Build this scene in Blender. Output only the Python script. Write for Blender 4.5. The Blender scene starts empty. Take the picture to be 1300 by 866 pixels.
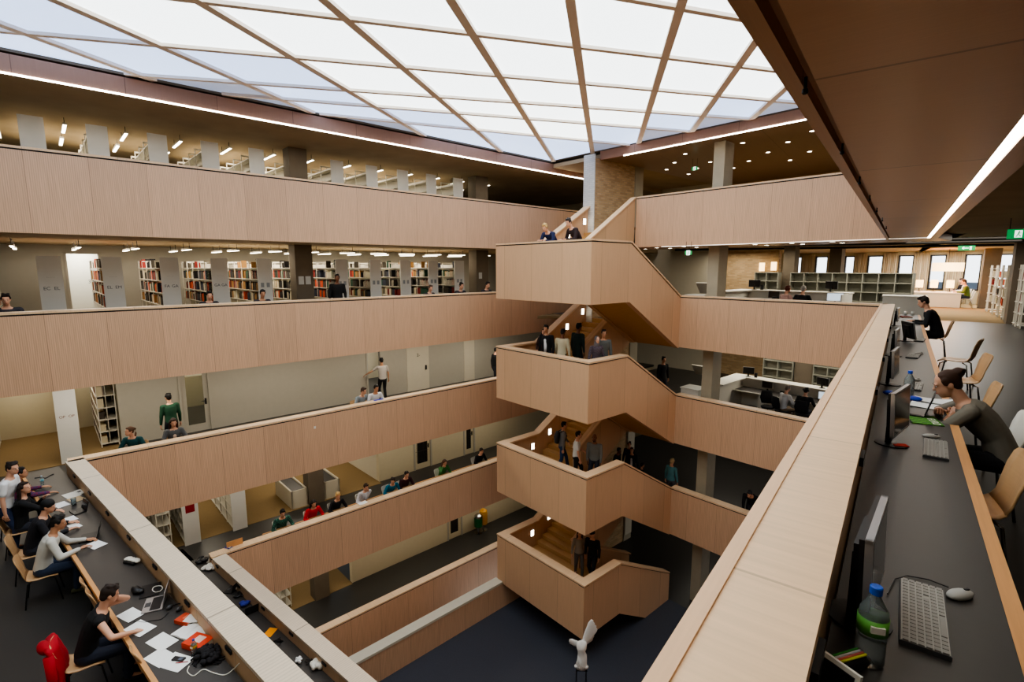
import bpy, bmesh, math, random
from mathutils import Vector, Matrix
random.seed(7)
C = bpy.context.scene.collection
D = math.radians
sc = bpy.context.scene
# ------------------------------------------------------------------ helpers
def tag(o, label=None, cat=None, group=None, kind=None):
    if label: o['label'] = label
    if cat: o['category'] = cat
    if group: o['group'] = group
    if kind: o['kind'] = kind
    return o
def thing(name, label, cat, loc=(0, 0, 0), rz=0.0, group=None):
    o = bpy.data.objects.new(name, None); C.objects.link(o)
    o.location = loc; o.rotation_euler = (0, 0, rz); o.empty_display_size = .1
    return tag(o, label, cat, group)
def pmat(p):
    m = Matrix.Identity(4)
    ch = []
    while p is not None:
        ch.append(p); p = p.parent
    for q in reversed(ch):
        m = m @ (Matrix.Translation(q.location) @ q.rotation_euler.to_matrix().to_4x4())
    return m
def lin(c):
    return tuple((x / 255 / 12.92 if x / 255 <= .04045 else ((x / 255 + .055) / 1.055) ** 2.4) for x in c) + (1,)
class MB:
    def __init__(s): s.v = []; s.f = []; s.m = []; s.cur = 0
    def add(s, vs, fs):
        n = len(s.v); s.v += [tuple(p) for p in vs]
        for f in fs: s.f.append([n + i for i in f]); s.m.append(s.cur)
        return s
    def prism(s, poly, z0, z1):
        n = len(poly)
        a = sum(poly[i][0] * poly[(i + 1) % n][1] - poly[(i + 1) % n][0] * poly[i][1] for i in range(n))
        if a < 0: poly = poly[::-1]
        vs = [(p[0], p[1], z0) for p in poly] + [(p[0], p[1], z1) for p in poly]
        fs = [list(range(n))[::-1], list(range(n, 2 * n))] + [[i, (i + 1) % n, n + (i + 1) % n, n + i] for i in range(n)]
        return s.add(vs, fs)
    def box(s, c, d, rz=0.0):
        x, y = d[0] / 2, d[1] / 2; co, si = math.cos(rz), math.sin(rz)
        return s.prism([(c[0] + a * co - b * si, c[1] + a * si + b * co) for a, b in ((-x, -y), (x, -y), (x, y), (-x, y))], c[2] - d[2] / 2, c[2] + d[2] / 2)
    def mbox(s, M, d):
        x, y, z = d[0] / 2, d[1] / 2, d[2] / 2
        vs = [M @ Vector((a * x, b * y, c * z)) for c in (-1, 1) for a, b in ((-1, -1), (1, -1), (1, 1), (-1, 1))]
        return s.add(vs, [[3, 2, 1, 0], [4, 5, 6, 7], [0, 1, 5, 4], [1, 2, 6, 5], [2, 3, 7, 6], [3, 0, 4, 7]])
    def ext(s, prof, o, du, dv, w):
        # profile [(u,v)] in plane (du,dv) at o, extruded by vector w
        o, du, dv, w = Vector(o), Vector(du), Vector(dv), Vector(w)
        n = len(prof); p = [o + du * a + dv * b for a, b in prof]
        vs = p + [q + w for q in p]
        fs = [list(range(n)), list(range(n, 2 * n))[::-1]] + [[(i + 1) % n, i, n + i, n + (i + 1) % n] for i in range(n)]
        if (du.cross(dv)).dot(w) < 0: fs = [f for f in fs]
        else: fs = [f[::-1] for f in fs]
        return s.add(vs, fs)
    def loft(s, rings, cap=True):
        n = len(rings[0]); vs = [p for r in rings for p in r]; fs = []
        for i in range(len(rings) - 1):
            for j in range(n):
                k = (j + 1) % n
                fs.append([i * n + j, i * n + k, (i + 1) * n + k, (i + 1) * n + j])
        if cap: fs.append(list(range(n))[::-1]); fs.append([(len(rings) - 1) * n + j for j in range(n)])
        return s.add(vs, fs)
    def rings(s, secs, n=12):
        # secs: (center, xaxis, yaxis, rx, ry)
        rs = []
        for c, xa, ya, rx, ry in secs:
            c, xa, ya = Vector(c), Vector(xa), Vector(ya)
            rs.append([c + xa * (rx * math.cos(2 * math.pi * j / n)) + ya * (ry * math.sin(2 * math.pi * j / n)) for j in range(n)])
        return s.loft(rs)
    def cap(s, a, b, ra, rb=None, n=10):
        rb = ra if rb is None else rb
        a, b = Vector(a), Vector(b); d = b - a; L = d.length
        d = d / L if L > 1e-6 else Vector((0, 0, 1))
        x = d.orthogonal().normalized(); y = d.cross(x)
        secs = [(a - d * ra * .98, x, y, ra * .2, ra * .2), (a - d * ra * .7, x, y, ra * .71, ra * .71), (a, x, y, ra, ra), (b, x, y, rb, rb), (b + d * rb * .7, x, y, rb * .71, rb * .71), (b + d * rb * .98, x, y, rb * .2, rb * .2)]
        return s.rings(secs, n)
    def cyl(s, a, b, ra, rb=None, n=12):
        rb = ra if rb is None else rb
        a, b = Vector(a), Vector(b); d = (b - a).normalized(); x = d.orthogonal().normalized(); y = d.cross(x)
        return s.rings([(a, x, y, ra, ra), (b, x, y, rb, rb)], n)
    def tube(s, pts, r, n=6):
        pts = [Vector(p) for p in pts]; secs = []
        for i, p in enumerate(pts):
            d = (pts[min(i + 1, len(pts) - 1)] - pts[max(i - 1, 0)]).normalized()
            x = d.cross(Vector((0, 0, 1)))
            x = x.normalized() if x.length > .05 else d.cross(Vector((0, 1, 0))).normalized()
            secs.append((p, x, d.cross(x), r, r))
        return s.rings(secs, n)
    def ell(s, c, r, R=None, n=12, m=8):
        R = R or Matrix.Identity(3); c = Vector(c); rs = []
        for i in range(m + 1):
            t = -math.pi / 2 + math.pi * (i + (.12 if i == 0 else -.12 if i == m else 0)) / m
            rs.append([c + R @ Vector((r[0] * math.cos(t) * math.cos(2 * math.pi * j / n), r[1] * math.cos(t) * math.sin(2 * math.pi * j / n), r[2] * math.sin(t))) for j in range(n)])
        return s.loft(rs)
    def lathe(s, prof, c=(0, 0, 0), n=20):
        return s.rings([((c[0], c[1], c[2] + z), (1, 0, 0), (0, 1, 0), r, r) for r, z in prof], n)
    def build(s, name, mat, parent=None, ang=0.0, local=False, smooth=False, **kw):
        vs = [Vector(p) for p in s.v]
        me = bpy.data.meshes.new(name)
        if parent is not None and not local:
            im = pmat(parent).inverted(); lv = [im @ p for p in vs]
        else: lv = vs
        me.from_pydata([tuple(p) for p in lv], [], s.f)
        for m in (mat if isinstance(mat, (list, tuple)) else [mat]): me.materials.append(m)
        uv = me.uv_layers.new(name='UVMap'); ca, sa = math.cos(ang), math.sin(ang)
        for pi, p in enumerate(me.polygons):
            p.material_index = s.m[pi]; p.use_smooth = smooth
            idx = [me.loops[l].vertex_index for l in p.loop_indices]
            w = [vs[i] for i in idx]; n = Vector((0, 0, 0))
            for i in range(len(w)): n += w[i].cross(w[(i + 1) % len(w)])
            n = n.normalized() if n.length > 0 else Vector((0, 0, 1))
            for l, q in zip(p.loop_indices, w):
                if abs(n.z) > .45: uv.data[l].uv = (q.x * ca + q.y * sa, -q.x * sa + q.y * ca)
                else:
                    h = math.hypot(n.x, n.y) or 1; uv.data[l].uv = ((-q.x * n.y + q.y * n.x) / h, q.z)
        o = bpy.data.objects.new(name, me); C.objects.link(o)
        if parent is not None: o.parent = parent
        return tag(o, **kw)
def put(o, base):  # centre a top-level mesh's origin at base
    o.data.transform(Matrix.Translation(-Vector(base))); o.location = base; return o
def copy_tree(o, parent=None):
    c = o.copy(); C.objects.link(c); c.parent = parent
    for ch in list(o.children): copy_tree(ch, c)
    return c
def struct(name, mb, mat, ang=0.0): return mb.build(name, mat, ang=ang, kind='structure')
# ------------------------------------------------------------------ frames of the building (level four floor = z 0)
def frame(o, deg):
    a = D(deg); ea = (math.sin(a), math.cos(a)); eb = (-math.cos(a), math.sin(a))
    return lambda u, v, z=None: ((o[0] + u * ea[0] + v * eb[0], o[1] + u * ea[1] + v * eb[1]) + (() if z is None else (z,)))
LF = frame((-15.15, 2.0), 9.9)                  # (along, behind)
BF_ = frame((-.38, 16.45), 11.0)
def BF(b, A, z=None): return BF_(A, b, z)       # (leftward from the corner, behind)
def NF(x, out, z=None):                          # x along, out = toward the atrium
    p = (-14.85 + x * .9993 + out * .0377, 3.0 - x * .0377 + out * .9993)
    return p + (() if z is None else (z,))
def MF(x, out, z=None): return NF(x, out + 2.7, z)
aL, aB, aN = D(90 - 9.9), D(180 - 11), D(-2.16)  # plan directions for grain
S = 3.5
# ------------------------------------------------------------------ materials
def newmat(name):
    m = bpy.data.materials.new(name); m.use_nodes = True
    nt = m.node_tree; b = nt.nodes['Principled BSDF']
    return m, nt, b
def N(nt, t, **kw):
    n = nt.nodes.new(t)
    for k, v in kw.items(): setattr(n, k, v)
    return n
def mat(name, c, rough=.6, metal=0.0, var=.08, scale=6.0, spec=.4, alpha=None, trans=0.0):
    m, nt, b = newmat(name); c = lin(c)
    tc = N(nt, 'ShaderNodeTexCoord'); no = N(nt, 'ShaderNodeTexNoise'); no.inputs['Scale'].default_value = scale; no.inputs['Detail'].default_value = 4
    nt.links.new(tc.outputs['Object'], no.inputs['Vector'])
    mx = N(nt, 'ShaderNodeMix', data_type='RGBA')
    mx.inputs['A'].default_value = tuple(x * (1 - var) for x in c[:3]) + (1,); mx.inputs['B'].default_value = tuple(min(1, x * (1 + var)) for x in c[:3]) + (1,)
    nt.links.new(no.outputs['Fac'], mx.inputs['Factor']); nt.links.new(mx.outputs['Result'], b.inputs['Base Color'])
    b.inputs['Roughness'].default_value = rough; b.inputs['Metallic'].default_value = metal; b.inputs['Specular IOR Level'].default_value = spec
    b.inputs['Transmission Weight'].default_value = trans
    if trans > .5: b.inputs['IOR'].default_value = 1.12
    return m
def emis(name, c, st):
    m, nt, b = newmat(name); b.inputs['Base Color'].default_value = lin(c); b.inputs['Emission Color'].default_value = lin(c); b.inputs['Emission Strength'].default_value = st
    return m
def wood(name, c, groove=.0, pitch=.034, joint=1.08, su=60, sv=1.2, amt=.16, rough=.5, dark=.45):
    # timber veneer on UV metres: streaks along v, optional routed grooves and panel joints across u
    m, nt, b = newmat(name); c = lin(c); L = nt.links
    uv = N(nt, 'ShaderNodeUVMap', uv_map='UVMap'); sep = N(nt, 'ShaderNodeSeparateXYZ'); L.new(uv.outputs['UV'], sep.inputs['Vector'])
    mp = N(nt, 'ShaderNodeMapping'); mp.inputs['Scale'].default_value = (su, sv, 1); L.new(uv.outputs['UV'], mp.inputs['Vector'])
    no = N(nt, 'ShaderNodeTexNoise'); no.inputs['Scale'].default_value = 1; no.inputs['Detail'].default_value = 3; no.inputs['Distortion'].default_value = .4
    L.new(mp.outputs['Vector'], no.inputs['Vector'])
    def math_(op, a, bb=None):
        n = N(nt, 'ShaderNodeMath', operation=op)
        for i, x in enumerate((a, bb)):
            if x is None: continue
            if isinstance(x, (int, float)): n.inputs[i].default_value = x
            else: L.new(x, n.inputs[i])
        return n.outputs[0]
    u = sep.outputs['X']
    pid = math_('FLOOR', math_('DIVIDE', u, joint))
    wn = N(nt, 'ShaderNodeTexWhiteNoise', noise_dimensions='1D'); L.new(pid, wn.inputs['W'])
    val = math_('ADD', math_('MULTIPLY', math_('SUBTRACT', no.outputs['Fac'], .5), amt * 2), 1.0)
    val = math_('ADD', val, math_('MULTIPLY', math_('SUBTRACT', wn.outputs['Value'], .5), .09))
    if groove > 0:
        g = math_('LESS_THAN', math_('FRACT', math_('DIVIDE', u, pitch)), .38)
        val = math_('MULTIPLY', val, math_('SUBTRACT', 1.0, math_('MULTIPLY', g, groove)))
    if joint < 50:
        j = math_('LESS_THAN', math_('FRACT', math_('DIVIDE', u, joint)), .008)
        val = math_('MULTIPLY', val, math_('SUBTRACT', 1.0, math_('MULTIPLY', j, dark)))
    mx = N(nt, 'ShaderNodeMix', data_type='RGBA', blend_type='MULTIPLY'); mx.inputs['Factor'].default_value = 1
    mx.inputs['A'].default_value = c; L.new(val, mx.inputs['B']); L.new(mx.outputs['Result'], b.inputs['Base Color'])
    b.inputs['Roughness'].default_value = rough; b.inputs['Specular IOR Level'].default_value = .3
    return m
def brick(name, c1, c2, mc):
    m, nt, b = newmat(name); uv = N(nt, 'ShaderNodeUVMap', uv_map='UVMap'); t = N(nt, 'ShaderNodeTexBrick')
    t.inputs['Color1'].default_value = lin(c1); t.inputs['Color2'].default_value = lin(c2); t.inputs['Mortar'].default_value = lin(mc)
    t.inputs['Scale'].default_value = 1; t.inputs['Brick Width'].default_value = .24; t.inputs['Row Height'].default_value = .075; t.inputs['Mortar Size'].default_value = .008
    nt.links.new(uv.outputs['UV'], t.inputs['Vector']); nt.links.new(t.outputs['Color'], b.inputs['Base Color']); b.inputs['Roughness'].default_value = .85
    return m
def plaid(name, c1, c2, s=40):
    m, nt, b = newmat(name); tc = N(nt, 'ShaderNodeTexCoord'); t = N(nt, 'ShaderNodeTexChecker'); t.inputs['Scale'].default_value = s
    t.inputs['Color1'].default_value = lin(c1); t.inputs['Color2'].default_value = lin(c2); nt.links.new(tc.outputs['Object'], t.inputs['Vector'])
    nt.links.new(t.outputs['Color'], b.inputs['Base Color']); b.inputs['Roughness'].default_value = .9
    return m
W_FACE = wood('beech_grooved', (210, 172, 140), groove=.16, pitch=.036, amt=.26)
W_STAIR = wood('beech_grooved_stair', (214, 176, 140), groove=.13, pitch=.036, joint=1.3, amt=.14)
W_IN = wood('beech_inner', (200, 166, 130), joint=1.2, amt=.1)
W_CAP = wood('beech_cap', (224, 190, 152), joint=1.62, su=34, sv=1.4, amt=.16, dark=.3, rough=.42)
W_CAPN = wood('beech_cap_ribbed', (216, 200, 178), groove=.12, pitch=.052, joint=3.4, su=18, sv=1.0, amt=.12, dark=.5, rough=.45)
W_EDGE = wood('beech_edge', (206, 152, 100), joint=99, su=3, sv=60, amt=.14)
W_TREAD = wood('oak_tread', (190, 150, 98), joint=99, su=4, sv=40, amt=.16)
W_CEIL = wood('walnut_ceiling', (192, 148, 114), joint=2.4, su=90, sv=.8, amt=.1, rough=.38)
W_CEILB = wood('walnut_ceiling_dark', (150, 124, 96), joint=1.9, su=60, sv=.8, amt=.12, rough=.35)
W_FASCIA = wood('fascia', (168, 132, 112), joint=1.9, su=40, sv=1, amt=.08)
W_EDGE2 = wood('beech_edge_pale', (216, 178, 142), joint=99, su=3, sv=60, amt=.1)
CHAIRW = wood('chair_ply', (205, 165, 122), joint=99, su=3, sv=50, amt=.1, rough=.35)
BLACK = mat('black_gap', (18, 16, 15), .8)
RUBBER = mat('rubber_floor', (54, 53, 52), .36, var=.1, scale=40, spec=.5)
RUBBERB = mat('rubber_floor_blue', (62, 66, 76), .55, var=.22, scale=26, spec=.35)
CARPET = mat('carpet', (140, 119, 86), .95, var=.2, scale=60, spec=.1)
CONC = mat('concrete_ceiling', (172, 152, 122), .8, var=.22, scale=1.3)
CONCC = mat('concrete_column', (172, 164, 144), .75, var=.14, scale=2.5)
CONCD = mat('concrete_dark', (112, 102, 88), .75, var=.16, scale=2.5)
WHITEW = mat('plaster_wall', (206, 200, 182), .8, var=.03)
CREAM = mat('cream_wall', (204, 194, 166), .8, var=.04)
GREYW = mat('grey_wall', (176, 172, 160), .8, var=.04)
PANEL = mat('rack_panel', (218, 219, 216), .6, var=.03)
RACK = mat('rack_white', (214, 210, 198), .5, var=.03)
DESKB = mat('linoleum_black', (60, 57, 55), .42, var=.06, scale=30, spec=.5)
WHITE = mat('white_laminate', (228, 225, 214), .5, var=.02)
PAPER = mat('paper', (240, 240, 238), .8, var=.01)
BLK = mat('black_plastic', (22, 22, 24), .4, var=.05)
DGREY = mat('grey_plastic', (70, 70, 72), .4)
SILV = mat('aluminium', (190, 190, 192), .32, metal=.8, var=.03)
CHROME = mat('chrome', (170, 170, 172), .15, metal=1.0, var=.02)
SCREEN = mat('screen_glass', (40, 39, 42), .12, var=.03, spec=.6)
KEYS = mat('keyboard_grey', (168, 166, 160), .5)
STEEL = mat('dark_steel', (52, 48, 44), .4, metal=.6)
GLASSP = mat('clear_plastic', (225, 238, 240), .06, var=0, trans=.82, spec=.9)
BRICKM = brick('brick', (206, 176, 134), (178, 148, 108), (176, 160, 134))
BRICKW = brick('brick_painted', (214, 212, 204), (200, 200, 194), (190, 190, 184))
LINE = emis('light_line', (255, 247, 232), 14)
LAMP = emis('lamp_white', (255, 244, 222), 12)
LAMPS = emis('stair_lamp', (255, 242, 222), 8)
WARM = emis('lamp_warm', (255, 214, 150), 4)
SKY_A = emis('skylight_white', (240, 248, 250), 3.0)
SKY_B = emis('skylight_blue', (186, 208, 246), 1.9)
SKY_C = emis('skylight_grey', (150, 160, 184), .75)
_mc = {}
def col(c, rough=.85, metal=0):
    k = (c, rough, metal)
    if k not in _mc: _mc[k] = mat('tone_%d_%d_%d' % c, c, rough, metal, var=.07, scale=9)
    return _mc[k]
# ------------------------------------------------------------------ camera
cam = bpy.data.cameras.new('camera'); co = bpy.data.objects.new('camera', cam); C.objects.link(co)
cam.lens = 645.2155 / 1300 * 36; cam.sensor_width = 36; cam.clip_end = 300; cam.clip_start = .02
PITCH, YAW = .143446, .651436
co.location = (0, 0, 2.0); co.rotation_euler = (math.pi / 2 - PITCH, 0, YAW); sc.camera = co
def ray(px, py):
    x, y = (px - 650) / 645.2155, -(py - 433) / 645.2155
    c, s = math.cos(PITCH), math.sin(PITCH); f = c + y * s; u = -s + y * c
    cy, sy = math.cos(YAW), math.sin(YAW)
    return (x * cy - f * sy, x * sy + f * cy, u)
def at(px, py, z):   # where the photograph's sight line meets the horizontal plane z
    d = ray(px, py); t = (z - 2.0) / d[2]; return (d[0] * t, d[1] * t, z)
def on(px, py, p, n):  # ... or a vertical wall through p with plan normal n
    d = ray(px, py); t = (p[0] * n[0] + p[1] * n[1]) / (d[0] * n[0] + d[1] * n[1]); return (d[0] * t, d[1] * t, 2 + d[2] * t)
# ------------------------------------------------------------------ the building shell
def quad(F, a0, a1, b0, b1): return [F(a0, b0), F(a1, b0), F(a1, b1), F(a0, b1)]
# ground floor: atrium (blue rubber) with the stairwell trench along the far-left edge, galleries around it
struct('floor_atrium', MB().prism([LF(-9, -2.1), LF(24, -2.1), (14, 34), (14, -8), (-17, -8)], -10.7, -10.5), RUBBERB)
struct('floor_ground_gallery', MB().prism(quad(LF, -9, 26, -.42, 10), -10.7, -10.5), RUBBER)
struct('floor_stairwell', MB().prism(quad(LF, -9, 26, -2.1, -.42), -13.2, -13.0), RUBBER)
struct('floor_ground_right', MB().prism([BF(14, .2), BF(-6, .2), BF(-6, 16), BF(14, 16)], -10.52, -10.496), RUBBER)
struct('carpet_floor', MB().prism(quad(LF, 4.8, 8.66, 2.78, 9), -10.52, -10.495), CARPET)
# left galleries: floors and ceilings
for k, b1 in ((1, 11), (0, 11), (-1, 11), (-2, 11)):
    z = k * S
    struct('floor_left', MB().prism(quad(LF, -7, 26, .2, b1), z - .1, z), RUBBER)
    struct('ceiling_left', MB().prism(quad(LF, -7, 26, .24, b1), z - .72, z - .1), CONC if k >= 0 else CREAM)
struct('carpet_floor', MB().prism(quad(LF, -6, 2.06, 3.34, 7.4), -3.52, -3.492), CARPET)
struct('carpet_floor', MB().prism(quad(LF, -6, 10.42, 3.4, 10), -7.02, -6.992), CARPET)
struct('carpet_floor', MB().prism(quad(LF, -6, 18, 2.9, 10), -.02, .008), CARPET)
# left walls
struct('wall_left', MB().prism(quad(LF, -8, 27, 9.5, 9.8), 3.4, 6.2), GREYW)
w = MB()
for a0, a1 in ((-8, 1.35), (2.35, 27)): w.prism(quad(LF, a0, a1, 8.4, 8.7), -.1, 2.9)
w.prism(quad(LF, 1.35, 2.35, 8.4, 8.7), 2.55, 2.9)
struct('wall_left', w, GREYW)
struct('wall_left_behind_door', MB().prism(quad(LF, -1, 6, 10.2, 10.4), -.1, 2.9), WHITEW)
# level three wall with its two door openings
def wall_with_doors(name, a0, a1, be, z, zc, doors, m, th=.2):
    w = MB(); x = a0
    for d0, d1, h in doors:
        w.prism(quad(LF, x, d0, be, be + th), z, zc); w.prism(quad(LF, d0, d1, be, be + th), z + h, zc); x = d1
    w.prism(quad(LF, x, a1, be, be + th), z, zc); return struct(name, w, m)
wall_with_doors('wall_left', 2.06, 26, 4.17, -3.5, -.7, [(3.66, 4.58, 2.3), (10.32, 11.03, 2.2)], GREYW)
struct('wall_left_end', MB().prism(quad(LF, 2.06, 2.2, 4.37, 7.6), -3.5, -.7), CREAM)
struct('wall_left', MB().prism(quad(LF, -8, 2.1, 7.35, 7.6), -3.5, -.7), CREAM)
struct('wall_left_office', MB().prism(quad(LF, 2.2, 26, 7.9, 8.1), -3.5, -.7), CREAM)
wall_with_doors('wall_left', 10.42, 26, 3.6, -7, -4.2, [(12.13, 13.08, 2.25), (14.9, 15.6, 2.25)], CREAM)
struct('wall_left_end', MB().prism(quad(LF, 10.42, 10.6, 3.8, 9.4), -7, -4.2), WHITEW)
struct('wall_left', MB().prism(quad(LF, -8, 10.6, 9.2, 9.4), -7, -4.2), WHITEW)
wall_with_doors('wall_left', 8.68, 26, 2.84, -10.5, -7.7, [(13.33, 14.19, 2.05)], CREAM)
struct('wall_left', MB().prism(quad(LF, -8, 9, 8.0, 8.2), -10.5, -7.7), CREAM)
# roof: fascias, ceilings above the top gallery, opaque roof
struct('ceiling_left', MB().prism(quad(LF, -9, 27, .12, 12), 5.99, 6.2), CONC)
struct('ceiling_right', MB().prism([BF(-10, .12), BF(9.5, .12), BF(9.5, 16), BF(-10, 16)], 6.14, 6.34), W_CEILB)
struct('trim_1', MB().prism(quad(LF, -9, 23, 0, .12), 5.97, 6.36), W_FASCIA)
struct('trim_2', MB().prism([BF(-1, 0), BF(9.45, 0), BF(9.45, .12), BF(-1, .12)], 6.1, 6.42), W_FASCIA)
struct('ceiling_corner', MB().prism([BF(9.3, .15), BF(16, .15), BF(16, 12), BF(9.3, 12)], 6.2, 6.35), CONC)
struct('roof', MB().prism(quad(LF, -9, 27, .05, 12), 6.42, 6.6).prism([BF(-12, .05), BF(14, .05), BF(14, 16), BF(-12, 16)], 6.45, 6.62).prism([(-.36, -8), (13, -8), (13, 17), (-.36, 16.6)], 6.42, 6.6).prism([(-20, -8), (-.3, -8), (-.3, -1.9), (-20, -1.9)], 6.42, 6.6), CONCD)
# light lines in the fascias
tag(put(MB().prism(quad(LF, -3, 19.3, -.012, .03), 5.955, 5.985).build('light_strip', LINE), LF(8, 0, 5.96)), 'long white light line along the lower edge of the roof fascia above the racks', 'light')
tag(put(MB().prism([BF(2.0, -.012), BF(8.35, -.012), BF(8.35, .03), BF(2.0, .03)], 6.085, 6.115).build('light_strip', LINE), BF(5, 0, 6.09)), 'short white light line in the fascia above the downlit corner gallery', 'light')
# right gallery of the camera's level: floor, wood ceiling with light slot, parapet of the level above
struct('floor_right', MB().prism([(-.3, -7), (13, -7), (13, 25.25), (-.6, 25.25), (-.3, 17.2)], -.1, 0).prism([BF(9.4, .1), BF(-.2, .1), BF(-2, 8.8), BF(9.4, 8.8)], -.1, -.001), RUBBER)
struct('floor_carpet', MB().prism([(-12, 17.5), (-1.2, 25.2), (14, 25.2), (14, 46), (-13, 46)], -.12, -.004), CARPET)
struct('ceiling_right', MB().prism([(-.34, -7), (.4, -7), (.4, 16.9), (-.34, 16.45)], 2.73, 2.85), W_CEIL, D(90))
struct('ceiling_right', MB().prism([(.47, -7), (.62, -7), (.62, 17.05), (.47, 16.95)], 2.73, 2.9), W_CEIL)
struct('ceiling_right', MB().prism([(.62, -7), (13, -7), (13, 46), (.62, 46)], 2.93, 3.1).prism([BF(9.4, 2.6), BF(-1.2, 2.6), (.62, 46), (-12, 46)], 2.93, 3.1), CONC)
struct('ceiling_right', MB().prism([BF(9.4, .33), BF(-.9, .33), BF(-.9, 2.6), BF(9.4, 2.6)], 2.74, 2.9), W_CEIL)
tag(put(MB().prism([(.405, -5), (.465, -5), (.465, 16.9), (.405, 16.88)], 2.74, 2.76).build('light_strip', LINE), (.43, 6, 2.74)), 'long white light slot in the brown ceiling over the computer desk', 'light')
tag(put(MB().prism([BF(6.6, -.01), BF(-.85, -.01), BF(-.85, .012), BF(6.6, .012)], 2.724, 2.734).build('light_strip', emis('thin_line', (255, 246, 230), 2.5)), BF(3, 0, 2.72)), 'thin light line under the corner balustrade of the top gallery', 'light')
struct('wall_soffit_lip', MB().prism([(-.46, -7), (-.4, -7), (-.36, 16.4), (-.42, 16.38)], 2.72, 4.5), W_CEIL)
struct('trim_3', MB().prism([(-.4, -7), (-.33, -7), (-.31, 16.4), (-.36, 16.4)], 2.78, 4.5), W_FASCIA)
struct('wall_right', MB().prism([(-.3, -7), (-.05, -7), (-.05, 16.4), (-.3, 16.4)], -10.5, -.1), W_FACE)  # added unseen wall in place of the lower galleries, blocks and bounces light
struct('wall_right', MB().prism([(13, -8), (13.3, -8), (13.3, 46), (13, 46)], -.1, 6.4), WHITEW)
struct('wall_near', MB().prism([(-21, -6.2), (13, -6.2), (13, -6), (-21, -6)], -10.7, 6.5), WHITEW)
struct('wall_left_near', MB().prism(quad(LF, -8.4, -8.1, -2, 12), -10.7, 6.5), WHITEW)
# galleries on the stair side: floors
for k in (1, -1, -2):
    z = k * S
    struct('floor_stair_side', MB().prism([BF(11.7, .36), BF(-8, .36), BF(-8, 15.4), BF(11.7, 15.4)], z - .1, z), RUBBER if k < 1 else CARPET)
    struct('ceiling_stair_side', MB().prism([BF(11.7, .36), BF(-8, .36), BF(-8, 15.4), BF(11.7, 15.4)], z - .5, z - .1), CONC)
struct('floor_stair_side', MB().prism([BF(12.2, .1), BF(9.4, .1), BF(9.4, 15.4), BF(12.2, 15.4)], -.1, 0), RUBBER)
for k, p in ((-1, 5.5), (-2, 5.5), (-3, 5.5)):
    struct('wall_stair_side', MB().prism([BF(12, 11.5), BF(-8, 11.5), BF(-8, 11.8), BF(12, 11.8)], k * S, k * S + 3), GREYW)
for k in (-1, 0, 1):
    struct('wall_brick', MB().prism([BF(13, 9.6), BF(6.3 if k < 1 else -8, 9.6), BF(6.3 if k < 1 else -8, 9.9), BF(13, 9.9)], k * S, k * S + 2.9), BRICKM, aB)
struct('wall_corner', MB().prism([BF(13, 9), BF(12.6, 9), BF(12.6, 18), BF(13, 18)], -10.5, 6.3), WHITEW)
struct('wall_far_end', MB().prism(quad(LF, 26, 26.3, -3, 12), -13.2, 6.5), WHITEW)
struct('wall_far_corner', MB().prism([BF(13.2, 9), BF(12.9, 9), BF(12.9, 23), BF(13.2, 23)], -.1, 6.5), WHITEW)
# brick core behind the stair, running through every storey
struct('wall_core', MB().prism([BF(9.45, -.28), BF(9.98, -.28), BF(9.98, 2.3), BF(9.45, 2.3)], -10.5, 6.14), BRICKM, aB)
struct('wall_core_face', MB().prism([BF(9.44, -.31), BF(9.99, -.31), BF(9.99, -.27), BF(9.44, -.27)], -10.5, 6.3), BRICKW, aB)
struct('pillar_core', MB().prism([BF(9.4, 2.3), BF(10.05, 2.3), BF(10.05, 2.85), BF(9.4, 2.85)], -10.5, 6.14), CONCC)
# columns
def column(F, a0, a1, b0, b1, z0, z1, m): return struct('column', MB().prism(quad(F, a0, a1, b0, b1), z0, z1), m)
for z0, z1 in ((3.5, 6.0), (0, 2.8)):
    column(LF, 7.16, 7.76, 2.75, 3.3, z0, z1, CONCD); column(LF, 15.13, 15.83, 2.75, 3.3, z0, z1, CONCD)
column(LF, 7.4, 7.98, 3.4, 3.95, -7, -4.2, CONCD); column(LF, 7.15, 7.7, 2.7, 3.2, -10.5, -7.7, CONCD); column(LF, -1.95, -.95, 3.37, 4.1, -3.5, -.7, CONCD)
for k in range(-3, 2):
    column(BF, 4.86, 5.24, .77, 1.4, k * S, 6.14 if k == 1 else k * S + 2.95, CONCC)
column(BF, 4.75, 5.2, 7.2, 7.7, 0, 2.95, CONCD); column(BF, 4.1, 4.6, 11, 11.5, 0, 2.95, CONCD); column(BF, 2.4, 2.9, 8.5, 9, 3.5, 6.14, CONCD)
struct('column', MB().box((3.42, 34.3, 1.46), (.62, .5, 2.92)), CONCD); struct('column', MB().box((3.42, 25.6, 1.46), (.62, .62, 2.92)), CONCD)
# far window wall of the camera's level with its curtains
WP = BF(0, 21.5); wn = (math.sin(D(11)), math.cos(D(11)))
wins = [(1009, 1018), (1035, 1051), (1072, 1085), (1101, 1121), (1140, 1160), (1180, 1201), (1224, 1246), (1266, 1288)]
def bcoord(p): dx, dy = p[0] + .38, p[1] - 16.45; return dx * -math.cos(D(11)) + dy * math.sin(D(11))
wb = [(bcoord(on(a, 340, WP, wn)), bcoord(on(b, 340, WP, wn))) for a, b in wins]
wz0, wz1 = .75, 2.72
w = MB(); x = 14.0
for b1, b0 in wb:
    w.prism([BF(x, 21.5), BF(b1, 21.5), BF(b1, 21.8), BF(x, 21.8)], 0, 2.95)
    w.prism([BF(b1, 21.5), BF(b0, 21.5), BF(b0, 21.8), BF(b1, 21.8)], 0, wz0).prism([BF(b1, 21.5), BF(b0, 21.5), BF(b0, 21.8), BF(b1, 21.8)], wz1, 2.95); x = b0
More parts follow.
